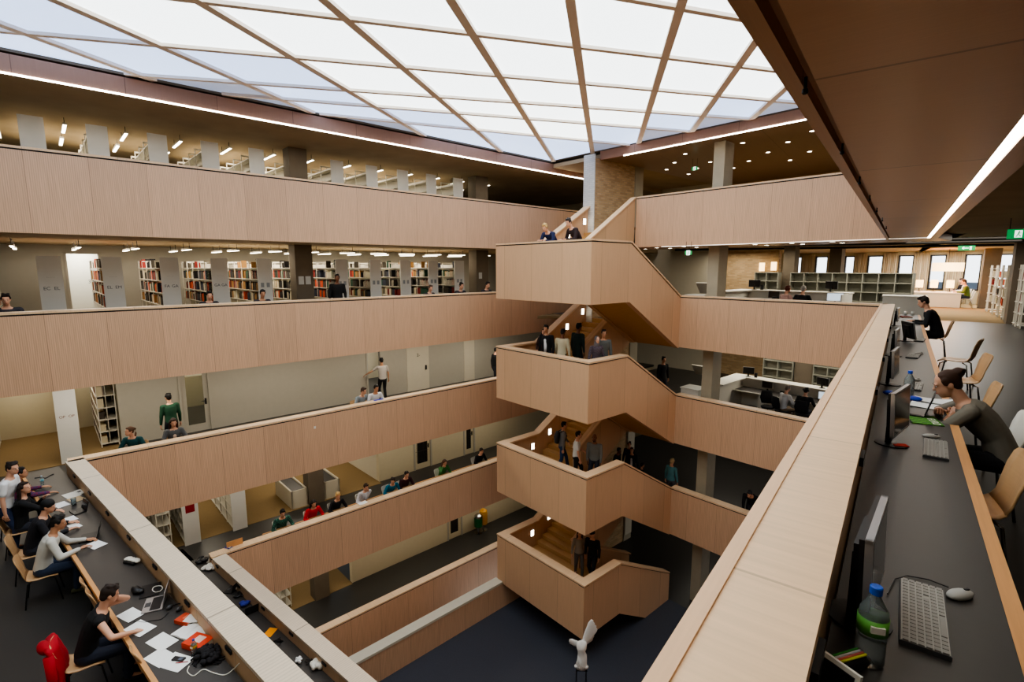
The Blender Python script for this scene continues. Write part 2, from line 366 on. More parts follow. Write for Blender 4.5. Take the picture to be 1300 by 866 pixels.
w.prism([BF(x, 21.5), BF(-18, 21.5), BF(-18, 21.8), BF(x, 21.8)], 0, 2.95)
struct('wall_back', w, CREAM)
CURT = wood('curtain', (236, 224, 200), groove=.25, pitch=.12, joint=99, su=30, sv=.4, amt=.15)
tb_ = CURT.node_tree; tr_ = N(tb_, 'ShaderNodeBsdfTranslucent'); tr_.inputs['Color'].default_value = lin((240, 224, 190)); mx_ = N(tb_, 'ShaderNodeMixShader'); mx_.inputs[0].default_value = .55
tb_.links.new(tb_.nodes['Principled BSDF'].outputs[0], mx_.inputs[1]); tb_.links.new(tr_.outputs[0], mx_.inputs[2]); tb_.links.new(mx_.outputs[0], tb_.nodes['Material Output'].inputs[0])
SKYG = mat('window_glass', (235, 240, 245), .05, trans=.95, var=0)
for i, (b1, b0) in enumerate(wb):
    f = MB()
    for u0, u1, z0, z1 in ((b1, b1 - .07, wz0, wz1), (b0 + .07, b0, wz0, wz1), (b1, b0, wz0, wz0 + .07), (b1, b0, wz1 - .07, wz1)):
        f.prism([BF(u0, 21.44), BF(u1, 21.44), BF(u1, 21.6), BF(u0, 21.6)], z0, z1)
    f.build('window_%d' % (i + 1), STEEL, kind='structure')
    nb = wb[i + 1][0] if i + 1 < len(wb) else b0 - 1.4
    c = MB(); n = 26; pts = []
    for j in range(n + 1):
        t = j / n; pts.append((b0 + (nb - b0) * t, 21.33 + .05 * math.sin(j * 1.9)))
    rs = [[Vector(BF(u, v, z)) for u, v in pts] + [Vector(BF(u, v + .02, z)) for u, v in pts[::-1]] for z in (.02, 2.85)]
    c.loft(rs); o = c.build('curtain', CURT)
    tag(put(o, BF((b0 + nb) / 2, 21.33, 0)), 'pale beige curtain beyond the %s far window from the brick wall' % 'first second third fourth fifth sixth seventh eighth'.split()[i], 'curtain', 'curtains along the far windows')
# building across the street, seen through the windows
bd = thing('opposite_building', 'pale office block across the street behind the far windows', 'building', BF(-6, 40, -8))
EXTW = emis('facade_daylight_glow', (232, 236, 240), 2.6); EXTG = col((120, 130, 140), .3)  # facade glows by itself, standing in for daylight falling on it
MB().prism([BF(30, 40), BF(-60, 40), BF(-60, 44), BF(30, 44)], -10, 3.4).build('facade', EXTW, bd)
MB().prism([BF(30, 40.3), BF(-60, 40.3), BF(-60, 44), BF(30, 44)], 3.4, 9).build('roof', col((150, 158, 170)), bd)
first = None
for r in range(2):
    for i in range(22):
        m = MB().prism([BF(8 - i * 2.4, 39.9), BF(6.7 - i * 2.4, 39.9), BF(6.7 - i * 2.4, 40), BF(8 - i * 2.4, 40)], -1 - r * 3, .8 - r * 3); m.build('window', EXTG, bd)
# ------------------------------------------------------------------ skylight: crossing beams and luminous cells
ZB = 6.4
LA = [[(-11.64, 2.65), (-13.93, 8.7)], [(-9.76, 4.08), (-13.22, 12.31)], [(-8.06, 5.38), (-12.54, 15.57)], [(-6.37, 6.66), (-11.97, 18.51)], [(-4.79, 7.87), (-10.03, 18.32)], [(-3.3, 9.01), (-7.86, 17.76)], [(-2.74, 11.55), (-5.87, 17.41)], [(-2.71, 14.8), (-4.02, 17.14)]]
LBm = [[(-13.98, 2.36), (-3.24, 15.62)], [(-8.71, 5.64), (-2.74, 13.39)], [(-4.02, 8.52), (-2.74, 10.32)], [(-14.67, 4.69), (-13.36, 6.4)], [(-11.55, 8.5), (-7.61, 13.52)], [(-13.9, 8.6), (-9.77, 13.62)]]
LBm = [[at(0, 41.5, ZB)[:2], at(977, 129, ZB)[:2]], [at(246, 3, ZB)[:2], at(982, 91.5, ZB)[:2]], [at(800, 2, ZB)[:2], at(938, 26, ZB)[:2]], [at(170, 98, ZB)[:2], at(910, 153, ZB)[:2]], [at(450, 144.5, ZB)[:2], at(870, 183, ZB)[:2]], [at(505, 156, ZB)[:2], at(670, 172, ZB)[:2]]]
LBm[5] = [at(350, 141, ZB)[:2], at(745, 180, ZB)[:2]]
LBm[4] = [at(240, 118, ZB)[:2], at(870, 168, ZB)[:2]]
LBm[3] = [at(170, 97, ZB)[:2], at(915, 150, ZB)[:2]]
poly0 = [LF(-4.5, .02), LF(20.5, .02), BF(9.6, .02), BF(-.3, .02), (-.4, -1.9), (-14.6, -1.9)]
# corner of the left edge and the stair edge
def isect(p, d, q, e):
    k = d[0] * e[1] - d[1] * e[0]; t = ((q[0] - p[0]) * e[1] - (q[1] - p[1]) * e[0]) / k; return (p[0] + d[0] * t, p[1] + d[1] * t)
def sub(a, b): return (a[0] - b[0], a[1] - b[1])
cL = isect(LF(0, .02), sub(LF(1, .02), LF(0, .02)), BF(0, .02), sub(BF(1, .02), BF(0, .02)))
poly0 = [LF(-4.5, .02), cL, BF(-.1, .02), (-.4, -1.9), (-15.8, -1.9)]
def clip(poly, p, n, s):
    out = []
    for i in range(len(poly)):
        a, b = poly[i], poly[(i + 1) % len(poly)]
        da = ((a[0] - p[0]) * n[0] + (a[1] - p[1]) * n[1]) * s; db = ((b[0] - p[0]) * n[0] + (b[1] - p[1]) * n[1]) * s
        if da >= 0: out.append(a)
        if da * db < 0: t = da / (da - db); out.append((a[0] + (b[0] - a[0]) * t, a[1] + (b[1] - a[1]) * t))
    return out
def span(poly, p, d):  # the part of an infinite line inside a convex polygon
    ts = []
    for i in range(len(poly)):
        a, b = poly[i], poly[(i + 1) % len(poly)]; e = sub(b, a); k = d[0] * e[1] - d[1] * e[0]
        if abs(k) < 1e-9: continue
        q = sub(a, p); t = (q[0] * e[1] - q[1] * e[0]) / k; u = (q[0] * d[1] - q[1] * d[0]) / k
        if -1e-6 <= u <= 1 + 1e-6: ts.append(t)
    return (min(ts), max(ts)) if len(ts) > 1 else None
cells = [poly0]; BEAM = wood('skylight_beam', (240, 228, 216), joint=99, amt=.05); BAFF = emis('baffle', (222, 232, 240), .5)
lines = [(l[0], sub(l[1], l[0]), .17) for l in LA] + [(l[0], sub(l[1], l[0]), .11) for l in LBm]
# the same rhythm carries on above the camera, beyond the photograph's edge
for k in (1, 2, 3, 4): lines.append(((-11.64 - 1.9 * k * .8, 2.65 - 1.45 * k), (-2.29, 6.05), .17))
for k in (1, 2, 3): lines.append(((-4.02 + 1.7 * k, 8.52 - 1.75 * k * 1.1), (1.28, 1.8), .11))
for p, d, wd in lines:
    L = math.hypot(*d); d = (d[0] / L, d[1] / L); sp = span(poly0, p, d)
    if not sp: continue
    a = (p[0] + d[0] * sp[0], p[1] + d[1] * sp[0]); b = (p[0] + d[0] * sp[1], p[1] + d[1] * sp[1]); n = (-d[1], d[0])
    def pr(m, wdt, z0, z1): return m.prism([(a[0] + n[0] * wdt, a[1] + n[1] * wdt), (b[0] + n[0] * wdt, b[1] + n[1] * wdt), (b[0] - n[0] * wdt, b[1] - n[1] * wdt), (a[0] - n[0] * wdt, a[1] - n[1] * wdt)], z0, z1)
    struct('beam_skylight', pr(MB(), wd / 2, ZB + (.004 if wd < .15 else 0), ZB + .1), BEAM, math.atan2(d[1], d[0]))
    nc = []
    for c in cells:
        for s_ in (1, -1):
            r = clip(c, p, n, s_)
            if len(r) > 2: nc.append(r)
    cells = nc
for c in cells:
    A = abs(sum(c[i][0] * c[(i + 1) % len(c)][1] - c[(i + 1) % len(c)][0] * c[i][1] for i in range(len(c)))) / 2
    if A < .02: continue
    cx, cy = sum(p[0] for p in c) / len(c), sum(p[1] for p in c) / len(c)
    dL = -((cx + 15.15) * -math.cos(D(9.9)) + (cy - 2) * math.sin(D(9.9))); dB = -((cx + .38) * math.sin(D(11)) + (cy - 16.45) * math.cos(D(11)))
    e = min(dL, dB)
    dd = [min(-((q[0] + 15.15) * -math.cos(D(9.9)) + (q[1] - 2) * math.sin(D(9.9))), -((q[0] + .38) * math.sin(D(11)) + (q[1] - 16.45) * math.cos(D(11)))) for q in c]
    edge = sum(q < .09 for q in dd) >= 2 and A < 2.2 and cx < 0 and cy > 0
    struct('ceiling_luminous_panel', MB().prism(c, ZB + .07, ZB + .09), SKY_C if edge else SKY_B if e < 2.6 else SKY_A)  # cells near the edges glow dimmer and bluer, graded like fading daylight
# ------------------------------------------------------------------ balustrades
def balustrade(label, F, a0, a1, sgn, zf, zb, wdt, ang, capm=None, group=None, face=None, cut0=0.0, zt=1.05):
    # outer face on the line v=0 of frame F, body on the gallery side (sgn)
    t = thing('gallery_balustrade', label, 'balustrade', F((a0 + a1) / 2, 0, zb), 0, group)
    q = lambda v0, v1: quad(F, a0, a1, sgn * v0, sgn * v1)
    MB().prism(q(0, .08), zb, zf + zt - .085).build('cladding_panel', face or W_FACE, t, ang)
    MB().prism(q(.012, wdt - .02), zf + zt - .085, zf + zt - .05).build('shadow_gap', BLACK, t, ang)
    MB().prism(q(wdt - .05, wdt - .01), zf + .002, zf + zt - .08).build('inner_panel', W_IN, t, ang)
    MB().prism(q(0, wdt), zf + zt - .05, zf + zt).build('cap', capm or W_CAP, t, ang)
    return t
for k, a0, a1, sh, nm in ((1, -4, 18.9, .06, 'top'), (0, -4, 18.9, -.08, 'second'), (-1, .72, 18.9, -.06, 'third'), (-2, 3.4, 18.9, -.03, 'fourth')):
    G = (lambda s_: lambda a, b, z=None: LF(a, b + s_, z))(sh)
    balustrade('long grooved beech balustrade on the side of the book racks, %s from the roof' % nm, G, a0, a1, 1, k * S, k * S - .76, .31, aL, group='long balustrades')
G = lambda a, b, z=None: LF(a, b - .43, z)
balustrade('low dark beech balustrade above the stairwell trench on the ground floor', G, 3, 18.9, 1, -10.5, -13, .31, aL)
G = lambda a, b, z=None: LF(a, b - 2.35, z)
t = thing('stairwell_balustrade', 'lowest beech balustrade with a wide grey cap standing on the blue floor', 'balustrade', G(9, 0, -10.5))
MB().prism(quad(G, 3, 12.15, 0, .25), -10.5, -9.53).prism(quad(G, 12.15, 15.5, 0, .25), -10.5, -9.57).build('cladding_panel', W_FACE, t, aL); MB().prism(quad(G, 3, 12.15, .25, .32), -13, -9.53).build('inner_panel', W_IN, t, aL); MB().prism(quad(G, 3, 12.1, -.02, .36), -9.53, -9.45).build('cap', WHITEW, t, aL)
for k, a1, nm in ((1, 7.72, 'above the stair, beside the brick core'), (0, 5.8, 'in front of the upper white counter'), (-1, 5.8, 'in front of the lower white counter'), (-2, 5.8, 'lowest, beside the bending person in black')):
    G = (lambda s_: lambda a, b, z=None: BF(a, b + s_, z))(.0)
    balustrade('short grooved beech balustrade ' + nm, G, -.1 if k != 1 else -.25, a1, 1, k * S, k * S - .76, .31, aB)
def RFr(a, b, z=None): p = (-.392 + b, a); return p + (() if z is None else (z,))
t = balustrade('broad pale wooden balustrade running away beside the computer desk', RFr, -5, 16.75, 1, 0, -.76, .295, D(90))
MB().prism(quad(RFr, -5, 16.6, -.004, .045), 1.05, 1.058).build('cap_edge', W_EDGE2, t, D(90))
def NFr(a, b, z=None): return NF(a, -b, z)
def MFr(a, b, z=None): return MF(a, -b, z)
balustrade('diagonal ribbed balustrade with students working behind it, upper of two', NFr, -.2, 14.6, 1, -3.5, -4.26, .34, aN, W_CAPN)
balustrade('diagonal ribbed balustrade below, lower of two, with bags on its desk', MFr, .3, 13.8, 1, -7, -7.76, .35, aN, W_CAPN)
for z, nx in ((-3.5, 3.0), (-7, 5.7)):
    FF = NF if z > -4 else MF
    struct('floor_near', MB().prism([FF(-3, -.1), FF(14.4, -.1), (-.45, -6), (-19, -6)], z - .1, z), RUBBER)
    struct('ceiling_near', MB().prism([FF(-3, -.38), FF(14.4, -.38), (-.45, -6), (-19, -6)], z - .7, z - .1), CREAM)
# ------------------------------------------------------------------ staircase, one switchback per storey
def stair(zl, j, label):
    t = thing('staircase', label, 'staircase', BF(7.85, -3.5, zl - .8), 0)
    zt, zb, up = zl + 1.05, zl - .8, 1.75
    dA, dB_ = sub(BF(0, 1), BF(0, 0)), sub(BF(1, 0), BF(0, 0))
    ea, eb = (dA[0], dA[1], 0), (dB_[0], dB_[1], 0)
    def ex(prof, b0, b1): return MB().ext(prof, BF(b0, 0, 0), ea, (0, 0, 1), Vector(eb) * (b1 - b0))
    A0, A1, A2 = -4.84, -2.97, .04
    end_dn = [(A2, zt - up), (A2, max(zb - up, -10.49))] if j == -3 else [(A2 - .04, zt - up), (A2 - .04, zb - up)]
    if j == -3: end_dn = [(A2 + .1, zt - up + .1), (A2 + .1, -10.49), (A1 + (zb + 10.49) / up * (-A1) - .02, -10.49)]
    sd = [(A0 + .2, zt - .085), (A1, zt - .085)] + [(a, z - .085 if i == 0 else z) for i, (a, z) in enumerate(end_dn)] + [(A1, zb), (A0 + .2, zb)]
    ex(sd, 5.77, 5.97).build('side_parapet', W_STAIR, t)
    def capstrip(b0, b1, pts, nm='cap', d=.055, gap=True):
        ex([(a, z) for a, z in pts] + [(a, z - d) for a, z in pts[::-1]], b0, b1).build(nm, W_CAP, t, aB)
    e0 = end_dn[0]
    capstrip(5.75, 6.07, [(A0 + .3, zt + .001), (A1, zt + .001), e0])
    ex([(A0 + .2, zt - .05), (A1, zt - .05), (e0[0], e0[1] - .05), (e0[0], e0[1] - .085), (A1, zt - .085), (A0, zt - .085)], 5.785, 6.0).build('shadow_gap', BLACK, t)
    # front of the landing
    q = lambda v0, v1: [BF(5.77, A0 + v0), BF(9.93, A0 + v0), BF(9.93, A0 + v1), BF(5.77, A0 + v1)]
    MB().prism(q(0, .2), zb, zt - .085).build('front_parapet', W_STAIR, t, aB)
    MB().prism(q(.012, .26), zt - .085, zt - .05).build('shadow_gap', BLACK, t)
    MB().prism([BF(5.75, A0 - .004), BF(9.95, A0 - .004), BF(9.95, A0 + .32), BF(5.75, A0 + .32)], zt - .05, zt).build('cap', W_CAP, t, aB)
    # left side, rising to the storey above
    A3 = -.3
    zr = (A3 - A1) / -A1 * up
    ex([(A0 + .2, zt - .06), (A1, zt - .06), (A3, zt + zr - .06), (A3, zb + zr), (A1, zb), (A0 + .2, zb)], 9.73, 9.93).build('side_parapet', W_STAIR, t)
    capstrip(9.62, 9.95, [(A0 + .3, zt + .001), (A1, zt + .001), (A3, zt + zr)])
    # inner strings between the two flights
    ex([(A1 - .05, zt - .12), (A1 + .1, zt - .1), (0, zt + up - .1), (0, zb + up), (A1, zb)], 7.77, 7.93).build('inner_parapet', W_IN, t)
    capstrip(7.73, 7.97, [(A1 - .05, zt - .06), (A1 + .1, zt - .04), (.0, zt + up)])
    bot = max(zb - up, -10.49)
    ex([(A1 - .05, zt - .12), (A1 + .1, zt - .14), (e0[0] - .04, zt - up), (e0[0] - .04, bot)] + ([(A1 + (zb + 10.49) / up * (-A1), -10.49)] if j == -3 else []) + [(A1, zb)], 7.56, 7.76).build('inner_parapet', W_IN, t)
    if j == -3: capstrip(7.5, 7.78, [(A1 - .05, zt - .06), (e0[0], zt - up + .08)])
    # landing and steps
    MB().prism([BF(5.9, A0 + .1), BF(9.8, A0 + .1), BF(9.8, A1), BF(5.9, A1)], zb + .01, zl).build('landing', W_TREAD, t, aB)
    n = 11; r, g = up / n, -A1 / n
    pu = [(A1, zb + .02)]; pd = [(A1, zb + .02)]
    for i in range(n): pu += [(A1 + i * g, zl + i * r), (A1 + i * g, zl + (i + 1) * r)]
    pu += [(0, zl + up), (0, zb + up + .02)]
    for i in range(n): pd += [(A1 + i * g, zl - i * r), (A1 + (i + 1) * g, zl - i * r)]
    pd += [(0, zl - up), (0, max(zb - up + .02, -10.49))] + ([(A1 + (zb + 10.51) / up * (-A1), -10.49)] if j == -3 else [])
    ex(pu, 7.92, 9.75).build('steps', W_TREAD, t, aB); ex(pd, 5.95, 7.58).build('steps', W_TREAD, t, aB)
    for A in (-.53, -1.44, -2.34, -3.25):
        z = zl + max(0, (A - A1) / -A1 * up) + .58
        f = MB().prism([BF(9.735, A - .085), BF(9.71, A - .085), BF(9.71, A + .085), BF(9.735, A + .085)], z - .13, z + .13).build('wall_lamp', CHROME, t)
        MB().prism([BF(9.712, A - .07), BF(9.7, A - .07), BF(9.7, A + .07), BF(9.712, A + .07)], z - .115, z + .115).build('diffuser', LAMPS, f)
    return t
for j, nm in ((0, 'topmost switchback wooden staircase with two people leaning on its landing'), (-1, 'wooden staircase with a group of six standing on its landing'), (-2, 'wooden staircase with three people walking off its steps'), (-3, 'lowest wooden staircase coming down to the blue ground floor')):
    stair(j * S + 1.75, j, nm)
# ------------------------------------------------------------------ lettering
def text_mb(s, size, M, mat_, name, parent, depth=.002):
    cu = bpy.data.curves.new('lettering', 'FONT'); cu.body = s; cu.size = size; cu.align_x = 'CENTER'; cu.align_y = 'CENTER'; cu.extrude = depth
    o = bpy.data.objects.new('lettering', cu); C.objects.link(o)
    dg = bpy.context.evaluated_depsgraph_get(); me = bpy.data.meshes.new_from_object(o.evaluated_get(dg))
    bpy.data.objects.remove(o); im = pmat(parent).inverted() if parent else Matrix.Identity(4)
    me.transform(im @ M); me.materials.clear(); me.materials.append(mat_)
    r = bpy.data.objects.new(name, me); C.objects.link(r); r.parent = parent; return r
def facing(p, n, up=(0, 0, 1)):   # matrix of a flat sign at p whose front looks along n
    n = Vector(n).normalized(); u = Vector(up); x = u.cross(n).normalized(); y = n.cross(x)
    return Matrix(((x.x, y.x, n.x, p[0]), (x.y, y.y, n.y, p[1]), (x.z, y.z, n.z, p[2]), (0, 0, 0, 1)))
INK = col((92, 100, 110)); LAn = (LF(0, -1)[0] - LF(0, 0)[0], LF(0, -1)[1] - LF(0, 0)[1], 0)   # from the racks toward the atrium
# ------------------------------------------------------------------ book racks
RA = [(-.74, -.27), (.63, 1.12), (1.95, 2.41), (3.3, 3.77), (4.63, 5.1), (5.97, 6.42), (7.24, 7.7), (8.66, 9.13), (10.02, 10.48), (11.34, 11.82), (12.68, 13.15), (14.03, 14.55)]
def rack_frame(F, a0, a1, b0, b1, z, h, t, n=6):
    m = MB(); nb = max(2, round((b1 - b0) / .9)); w = .028
    for i in range(nb + 1):
        b = b0 + (b1 - b0 - .03) * i / nb
        for a in (a0 + .01, a1 - .01 - w): m.prism(quad(F, a, a + w, b, b + .03), z, z + h)
        m.prism(quad(F, a0 + .01, a1 - .01, b, b + .03), z + h - .05, z + h)
    m.build('uprights', RACK, t)
    s = MB(); zs = []
    for i in range(n):
        zz = z + .1 + (h - .35) / (n - 1) * i; zs.append(zz + .02); s.prism(quad(F, a0, a1, b0, b1), zz, zz + .02)
    s.prism(quad(F, (a0 + a1) / 2 - .006, (a0 + a1) / 2 + .006, b0, b1), z + .1, z + h - .1)
    s.build('shelves', RACK, t); return zs
LET = {1: ('EC', 'EL'), 2: ('EL', 'EM'), 3: ('FA', 'GA'), 4: ('GA', 'GA'), 5: ('GB', 'GC')}
for k in (1, 0):
    for i, (a0, a1) in enumerate(RA):
        z = k * S; hcol = i == 6; b0 = 3.4 if hcol else 2.93
        nm = ['beyond the picture edge', 'first', 'second', 'third', 'fourth', 'fifth', 'behind the first concrete column', 'first past the column', 'second past the column', 'third past the column', 'fourth past the column', 'fifth past the column'][i]
        lab = ('empty white rack on the topmost gallery, %s' if k else 'white rack full of books behind the second balustrade, %s') % nm
        if i == 0: lab = 'rack at the very edge of the %s gallery' % ('topmost' if k else 'second')
        t = thing('book_rack', lab + ('' if i in (0, 6) or i > 6 else ' panel along the row'), 'bookshelf', LF((a0 + a1) / 2, 5, z), 0, 'racks on the topmost gallery' if k else 'racks on the second gallery')
        zs = rack_frame(LF, a0, a1, b0, 7.4, z, 2.22, t)
        if hcol: continue
        p = MB().prism(quad(LF, a0, a1, 2.9, 2.93), z, z + 2.3).build('end_panel', PANEL, t)
        am = (a0 + a1) / 2
        if k == 0 and i in LET and i < 5:
            for s_, da in zip(LET[i], (-.1, .1)): text_mb(s_, .12, facing(LF(am + da, 2.897, 1.45), LAn), INK, 'lettering', p)
            text_mb('- - - - - -', .05, facing(LF(am, 2.897, 1.75), LAn), INK, 'lettering', p)
        else:
            for da in (-.09, .09): MB().prism(quad(LF, am + da - .05, am + da + .05, 2.893, 2.899), z + 1.25 + .1 * (k == 0), z + 1.4 + .1 * (k == 0)).build('paper_sign', col((150, 156, 160)), p)
for (a0, a1, b0, b1, z, panel, lab) in ((1.55, 2.03, 4.3, 7.2, -3.5, False, 'white rack against the end of the grey corridor wall on the third gallery'), (-1.05, -.72, 4.2, 7.1, -3.5, False, 'white rack of files beside the dark column behind the standing man'), (.61, 1.08, 3.4, 7.0, -3.5, True, 'rack with a pale grey end panel at the corner of the diagonal balustrade'),
        (2.6, 3.0, 3.4, 7, -7, False, 'white rack standing beside the panel with the red notice'), (3.3, 3.76, 3.3, 7.4, -7, True, 'rack whose pale end panel carries a red notice'), (4.72, 5.18, 3.28, 7.4, -7, True, 'rack with a plain pale end panel next to the red notice rack'), (6.0, 6.4, 3.0, 6, -10.5, False, 'white rack on the ground floor left of the dark column')):
    t = thing('book_rack', lab, 'bookshelf', LF((a0 + a1) / 2, (b0 + b1) / 2, z)); rack_frame(LF, a0, a1, b0 + .03, b1, z, 2.22, t)
    if panel:
        p = MB().prism(quad(LF, a0, a1, b0, b0 + .03), z, z + 2.3).build('end_panel', PANEL, t)
        if 'notice' in lab and 'carries' in lab: MB().prism(quad(LF, a0 + .1, a1 - .1, b0 - .006, b0), z + 1.1, z + 1.36).build('red_notice', col((140, 30, 42)), p)
        if z == -3.5:
            for da in (-.1, .1): text_mb('OP', .1, facing(LF((a0 + a1) / 2 + da, b0 - .004, z + 1.35), LAn), col((120, 80, 70)), 'lettering', p)
# books: the ones that show largest stand singly, the rest are one mass
BC = [(122, 34, 30), (40, 44, 60), (160, 120, 70), (66, 60, 52), (196, 186, 160), (38, 78, 60), (188, 74, 40), (30, 28, 30)]
BN = ['dark red', 'navy', 'tan', 'grey brown', 'cream', 'green', 'orange', 'black']
BMAT = [col(c, .7) for c in BC]; PG = col((232, 226, 208))
def book_mesh(m):
    v = MB(); v.box((0, -.47, .5), (1, .06, 1)); v.box((-.46, 0, .5), (.08, 1, 1)); v.box((.46, 0, .5), (.08, 1, 1)); v.cur = 1; v.box((0, .01, .5), (.84, .9, .92))
    o = v.build('book', [m, PG]); me = o.data; bpy.data.objects.remove(o); return me
BME = [book_mesh(m) for m in BMAT]
ebL = (LF(0, 1)[0] - LF(0, 0)[0], LF(0, 1)[1] - LF(0, 0)[1]); rzL = math.atan2(ebL[1], ebL[0])
ORD = 'first second third fourth fifth sixth seventh eighth ninth tenth eleventh twelfth thirteenth fourteenth fifteenth sixteenth seventeenth eighteenth nineteenth twentieth twenty-first twenty-second twenty-third twenty-fourth twenty-fifth twenty-sixth twenty-seventh twenty-eighth'.split(); cnt = {}
mass = MB(); nbk = 0; RR = ['at the picture edge', 'behind the EC EL panel', 'behind the EL EM panel', 'behind the FA GA panel', 'behind the GA GA panel', 'behind the fifth panel', 'behind the first column', 'behind panel one past the column', 'behind panel two past the column', 'behind panel three past the column', 'behind panel four past the column', 'behind panel five past the column']
for i, (a0, a1) in enumerate(RA):
    for r in range(2, 6):
        z = .1 + (2.22 - .35) / 5 * r + .021; b = 2.99 if i != 6 else 3.45; c = random.randrange(8); run = 0
        while b < 7.2:
            if run <= 0: c = random.choice([0, 1, 2, 3, 3, 4, 5, 6, 7, 7]); run = random.randint(1, 7)
            if r == 5 and random.random() < .5 or random.random() < .04: b += random.uniform(.15, .6); continue
            wd = random.uniform(.024, .05); h = random.uniform(.2, .29); run -= 1
            if b + wd > 7.2: break
            if r in (3, 4) and b < 3.62 and i > 0 and nbk < 298:
                o = bpy.data.objects.new('book', BME[c]); C.objects.link(o); nbk += 1
                o.location = LF(a0 + .1, b + wd / 2, z); o.rotation_euler = (0, 0, rzL); o.scale = (wd, .17, h)
                cnt[(i, r)] = cnt.get((i, r), 0) + 1; tag(o, '%s book, %s from the aisle, %s shelf, rack %s' % (BN[c], ORD[cnt[(i, r)] - 1], 'lower' if r == 3 else 'upper', RR[i]), 'book', 'books on the second gallery racks')
            else:
                mass.cur = c; mass.prism(quad(LF, a0 + .015, a0 + .185, b, b + wd - .002), z, z + h)
            b += wd
    for r in range(2, 6):
        mass.cur = i % 8; z = .1 + (2.22 - .35) / 5 * r + .021; b = 3.0
        while b < 7 and i < 3:
            wd = random.uniform(.03, .05); mass.cur = random.randrange(8); mass.prism(quad(LF, a1 - .185, a1 - .015, b, b + wd), z, z + random.uniform(.2, .28)); b += wd
tag(mass.build('books', BMAT), 'rows of many coloured books filling the white racks of the second gallery', 'books', kind='stuff')
mass2 = MB()
for (a0, b0, b1, z0) in ((1.57, 4.4, 7.1, -3.5), (-.9, 4.3, 7.0, -3.5)):
    for r in range(6):
        z = z0 + .1 + (2.22 - .35) / 5 * r + .021; b = b0
        while b < b1:
            wd = random.uniform(.03, .08); mass2.cur = random.choice([0, 3, 4, 4, 4, 2]); 
            if random.random() < .75: mass2.prism(quad(LF, a0, a0 + .16, b, b + wd - .004), z, z + random.uniform(.2, .3))
            b += wd
tag(mass2.build('books', BMAT), 'files and books packed in the two racks beside the third gallery recess', 'books', kind='stuff')
# ------------------------------------------------------------------ lamps
def bar_lamp(F, a, b0, b1, z, lab, grp, strength=LAMP):
    t = thing('ceiling_light', lab, 'light', F(a, (b0 + b1) / 2, z), 0, grp)
    MB().prism(quad(F, a - .045, a + .045, b0, b1), z, z + .05).build('housing', GREYW, t)
    MB().prism(quad(F, a - .035, a + .035, b0 + .02, b1 - .02), z - .012, z).build('diffuser', strength, t)
    s = MB(); s.cyl(F(a, b0 + .15, z + .04), F(a, b0 + .15, 6.0 if z > 3 else 2.8), .008); s.cyl(F(a, b1 - .15, z + .04), F(a, b1 - .15, 6.0 if z > 3 else 2.8), .008); s.build('suspension', STEEL, t)
AL = [.2, 1.55, 2.87, 4.2, 5.55, 6.9, 8.2, 9.6, 10.93, 12.26, 13.6, 14.9, 16.4]
for i, a in enumerate(AL):
    for b in (3.3, 5.3): bar_lamp(LF, a, b, b + 1.15, 5.78, '%s white bar light, %s row, over the topmost racks' % (ORD[i], 'front' if b < 4 else 'back'), 'bar lights over the topmost racks')
    for b in (3.3, 5.5): bar_lamp(LF, a, b, b + 1.2, 2.56, '%s white bar light, %s row, over the book filled racks' % (ORD[i], 'front' if b < 4 else 'back'), 'bar lights over the book racks')
def disc(F, a, b, z, lab, grp, r=.07):
    t = thing('downlight', lab, 'light', F(a, b, z), 0, grp); c = F(a, b)
    MB().lathe([(r, 0), (r + .02, -.006), (r + .02, 0)], (c[0], c[1], z - .001), 14).build('rim', CHROME, t)
    MB().lathe([(.001, -.004), (r, -.004), (r, -.002)], (c[0], c[1], z - .002), 14).build('bulb', LAMP, t)
for i_, (b, A) in enumerate(((4.65, 1.55), (3.6, 2.56), (4.67, 3.64), (5.8, 4.65), (7.3, 5.4), (6.8, 1.63), (7.9, 2.75), (6.9, 3.7), (7.9, 4.5), (6.86, 5.6), (3.62, 4.63), (2.57, 1.65), (4.67, 5.7), (8.9, 3.8), (8.84, 5.5))):
    disc(BF, b, A, 6.14, 'small round downlight in the top corner ceiling, %s' % ['before the column', 'above the column side', 'behind the column', 'second behind the column', 'far behind the column', 'by the sloped stair parapet', 'second from the brick core', 'in the middle of the dark ceiling', 'deep towards the brick core', 'deepest in the middle', 'toward the brown overhang', 'nearest the brown overhang', 'deepest behind the column', 'nearest the brick core', 'deepest beside the core'][i_], 'downlights of the top corner gallery')
for b in (1.5, 2.6, 3.7, 6.2, 7.3, 8.4):
    for A in (.8, 1.7): disc(BF, b, A, 2.74, 'small downlight over the upper counters, %s row, %s from the corner' % ('front' if A < 1 else 'back', ORD[[1.5, 2.6, 3.7, 6.2, 7.3, 8.4].index(b)]), 'downlights over the upper counter gallery')
# added fill lights without fixtures, brightening the galleries and deep rooms
def area(name, loc, sx, sy, rz, w, c=(1, .9, .74)):
    l = bpy.data.lights.new(name, 'AREA'); l.shape = 'RECTANGLE'; l.size = sx; l.size_y = sy; l.energy = w; l.color = c
    o = bpy.data.objects.new(name, l); C.objects.link(o); o.location = loc; o.rotation_euler = (0, 0, rz); return o
for k, b, e in ((1, 6, 130), (0, 5.2, 170), (-1, 2.0, 80), (-2, 1.9, 40), (-3, 1.6, 32), (0, 1.3, 14), (1, 1.5, 26)):
    zc = 5.97 if k == 1 else k * S + 2.76
    for a in (2, 6.5, 11, 15.5): area('fill_light', LF(a, b, zc), .5 if k < 0 or b < 2 else 2.5, 3.6, aL - math.pi / 2, e)
for a in (-1, 1.0): area('fill_light', LF(a, 5.6, -.75), 1.5, 1.5, 0, 45)
for a in (4, 8): area('fill_light', LF(a, 6.2, -4.25), 2, 2, 0, 60)
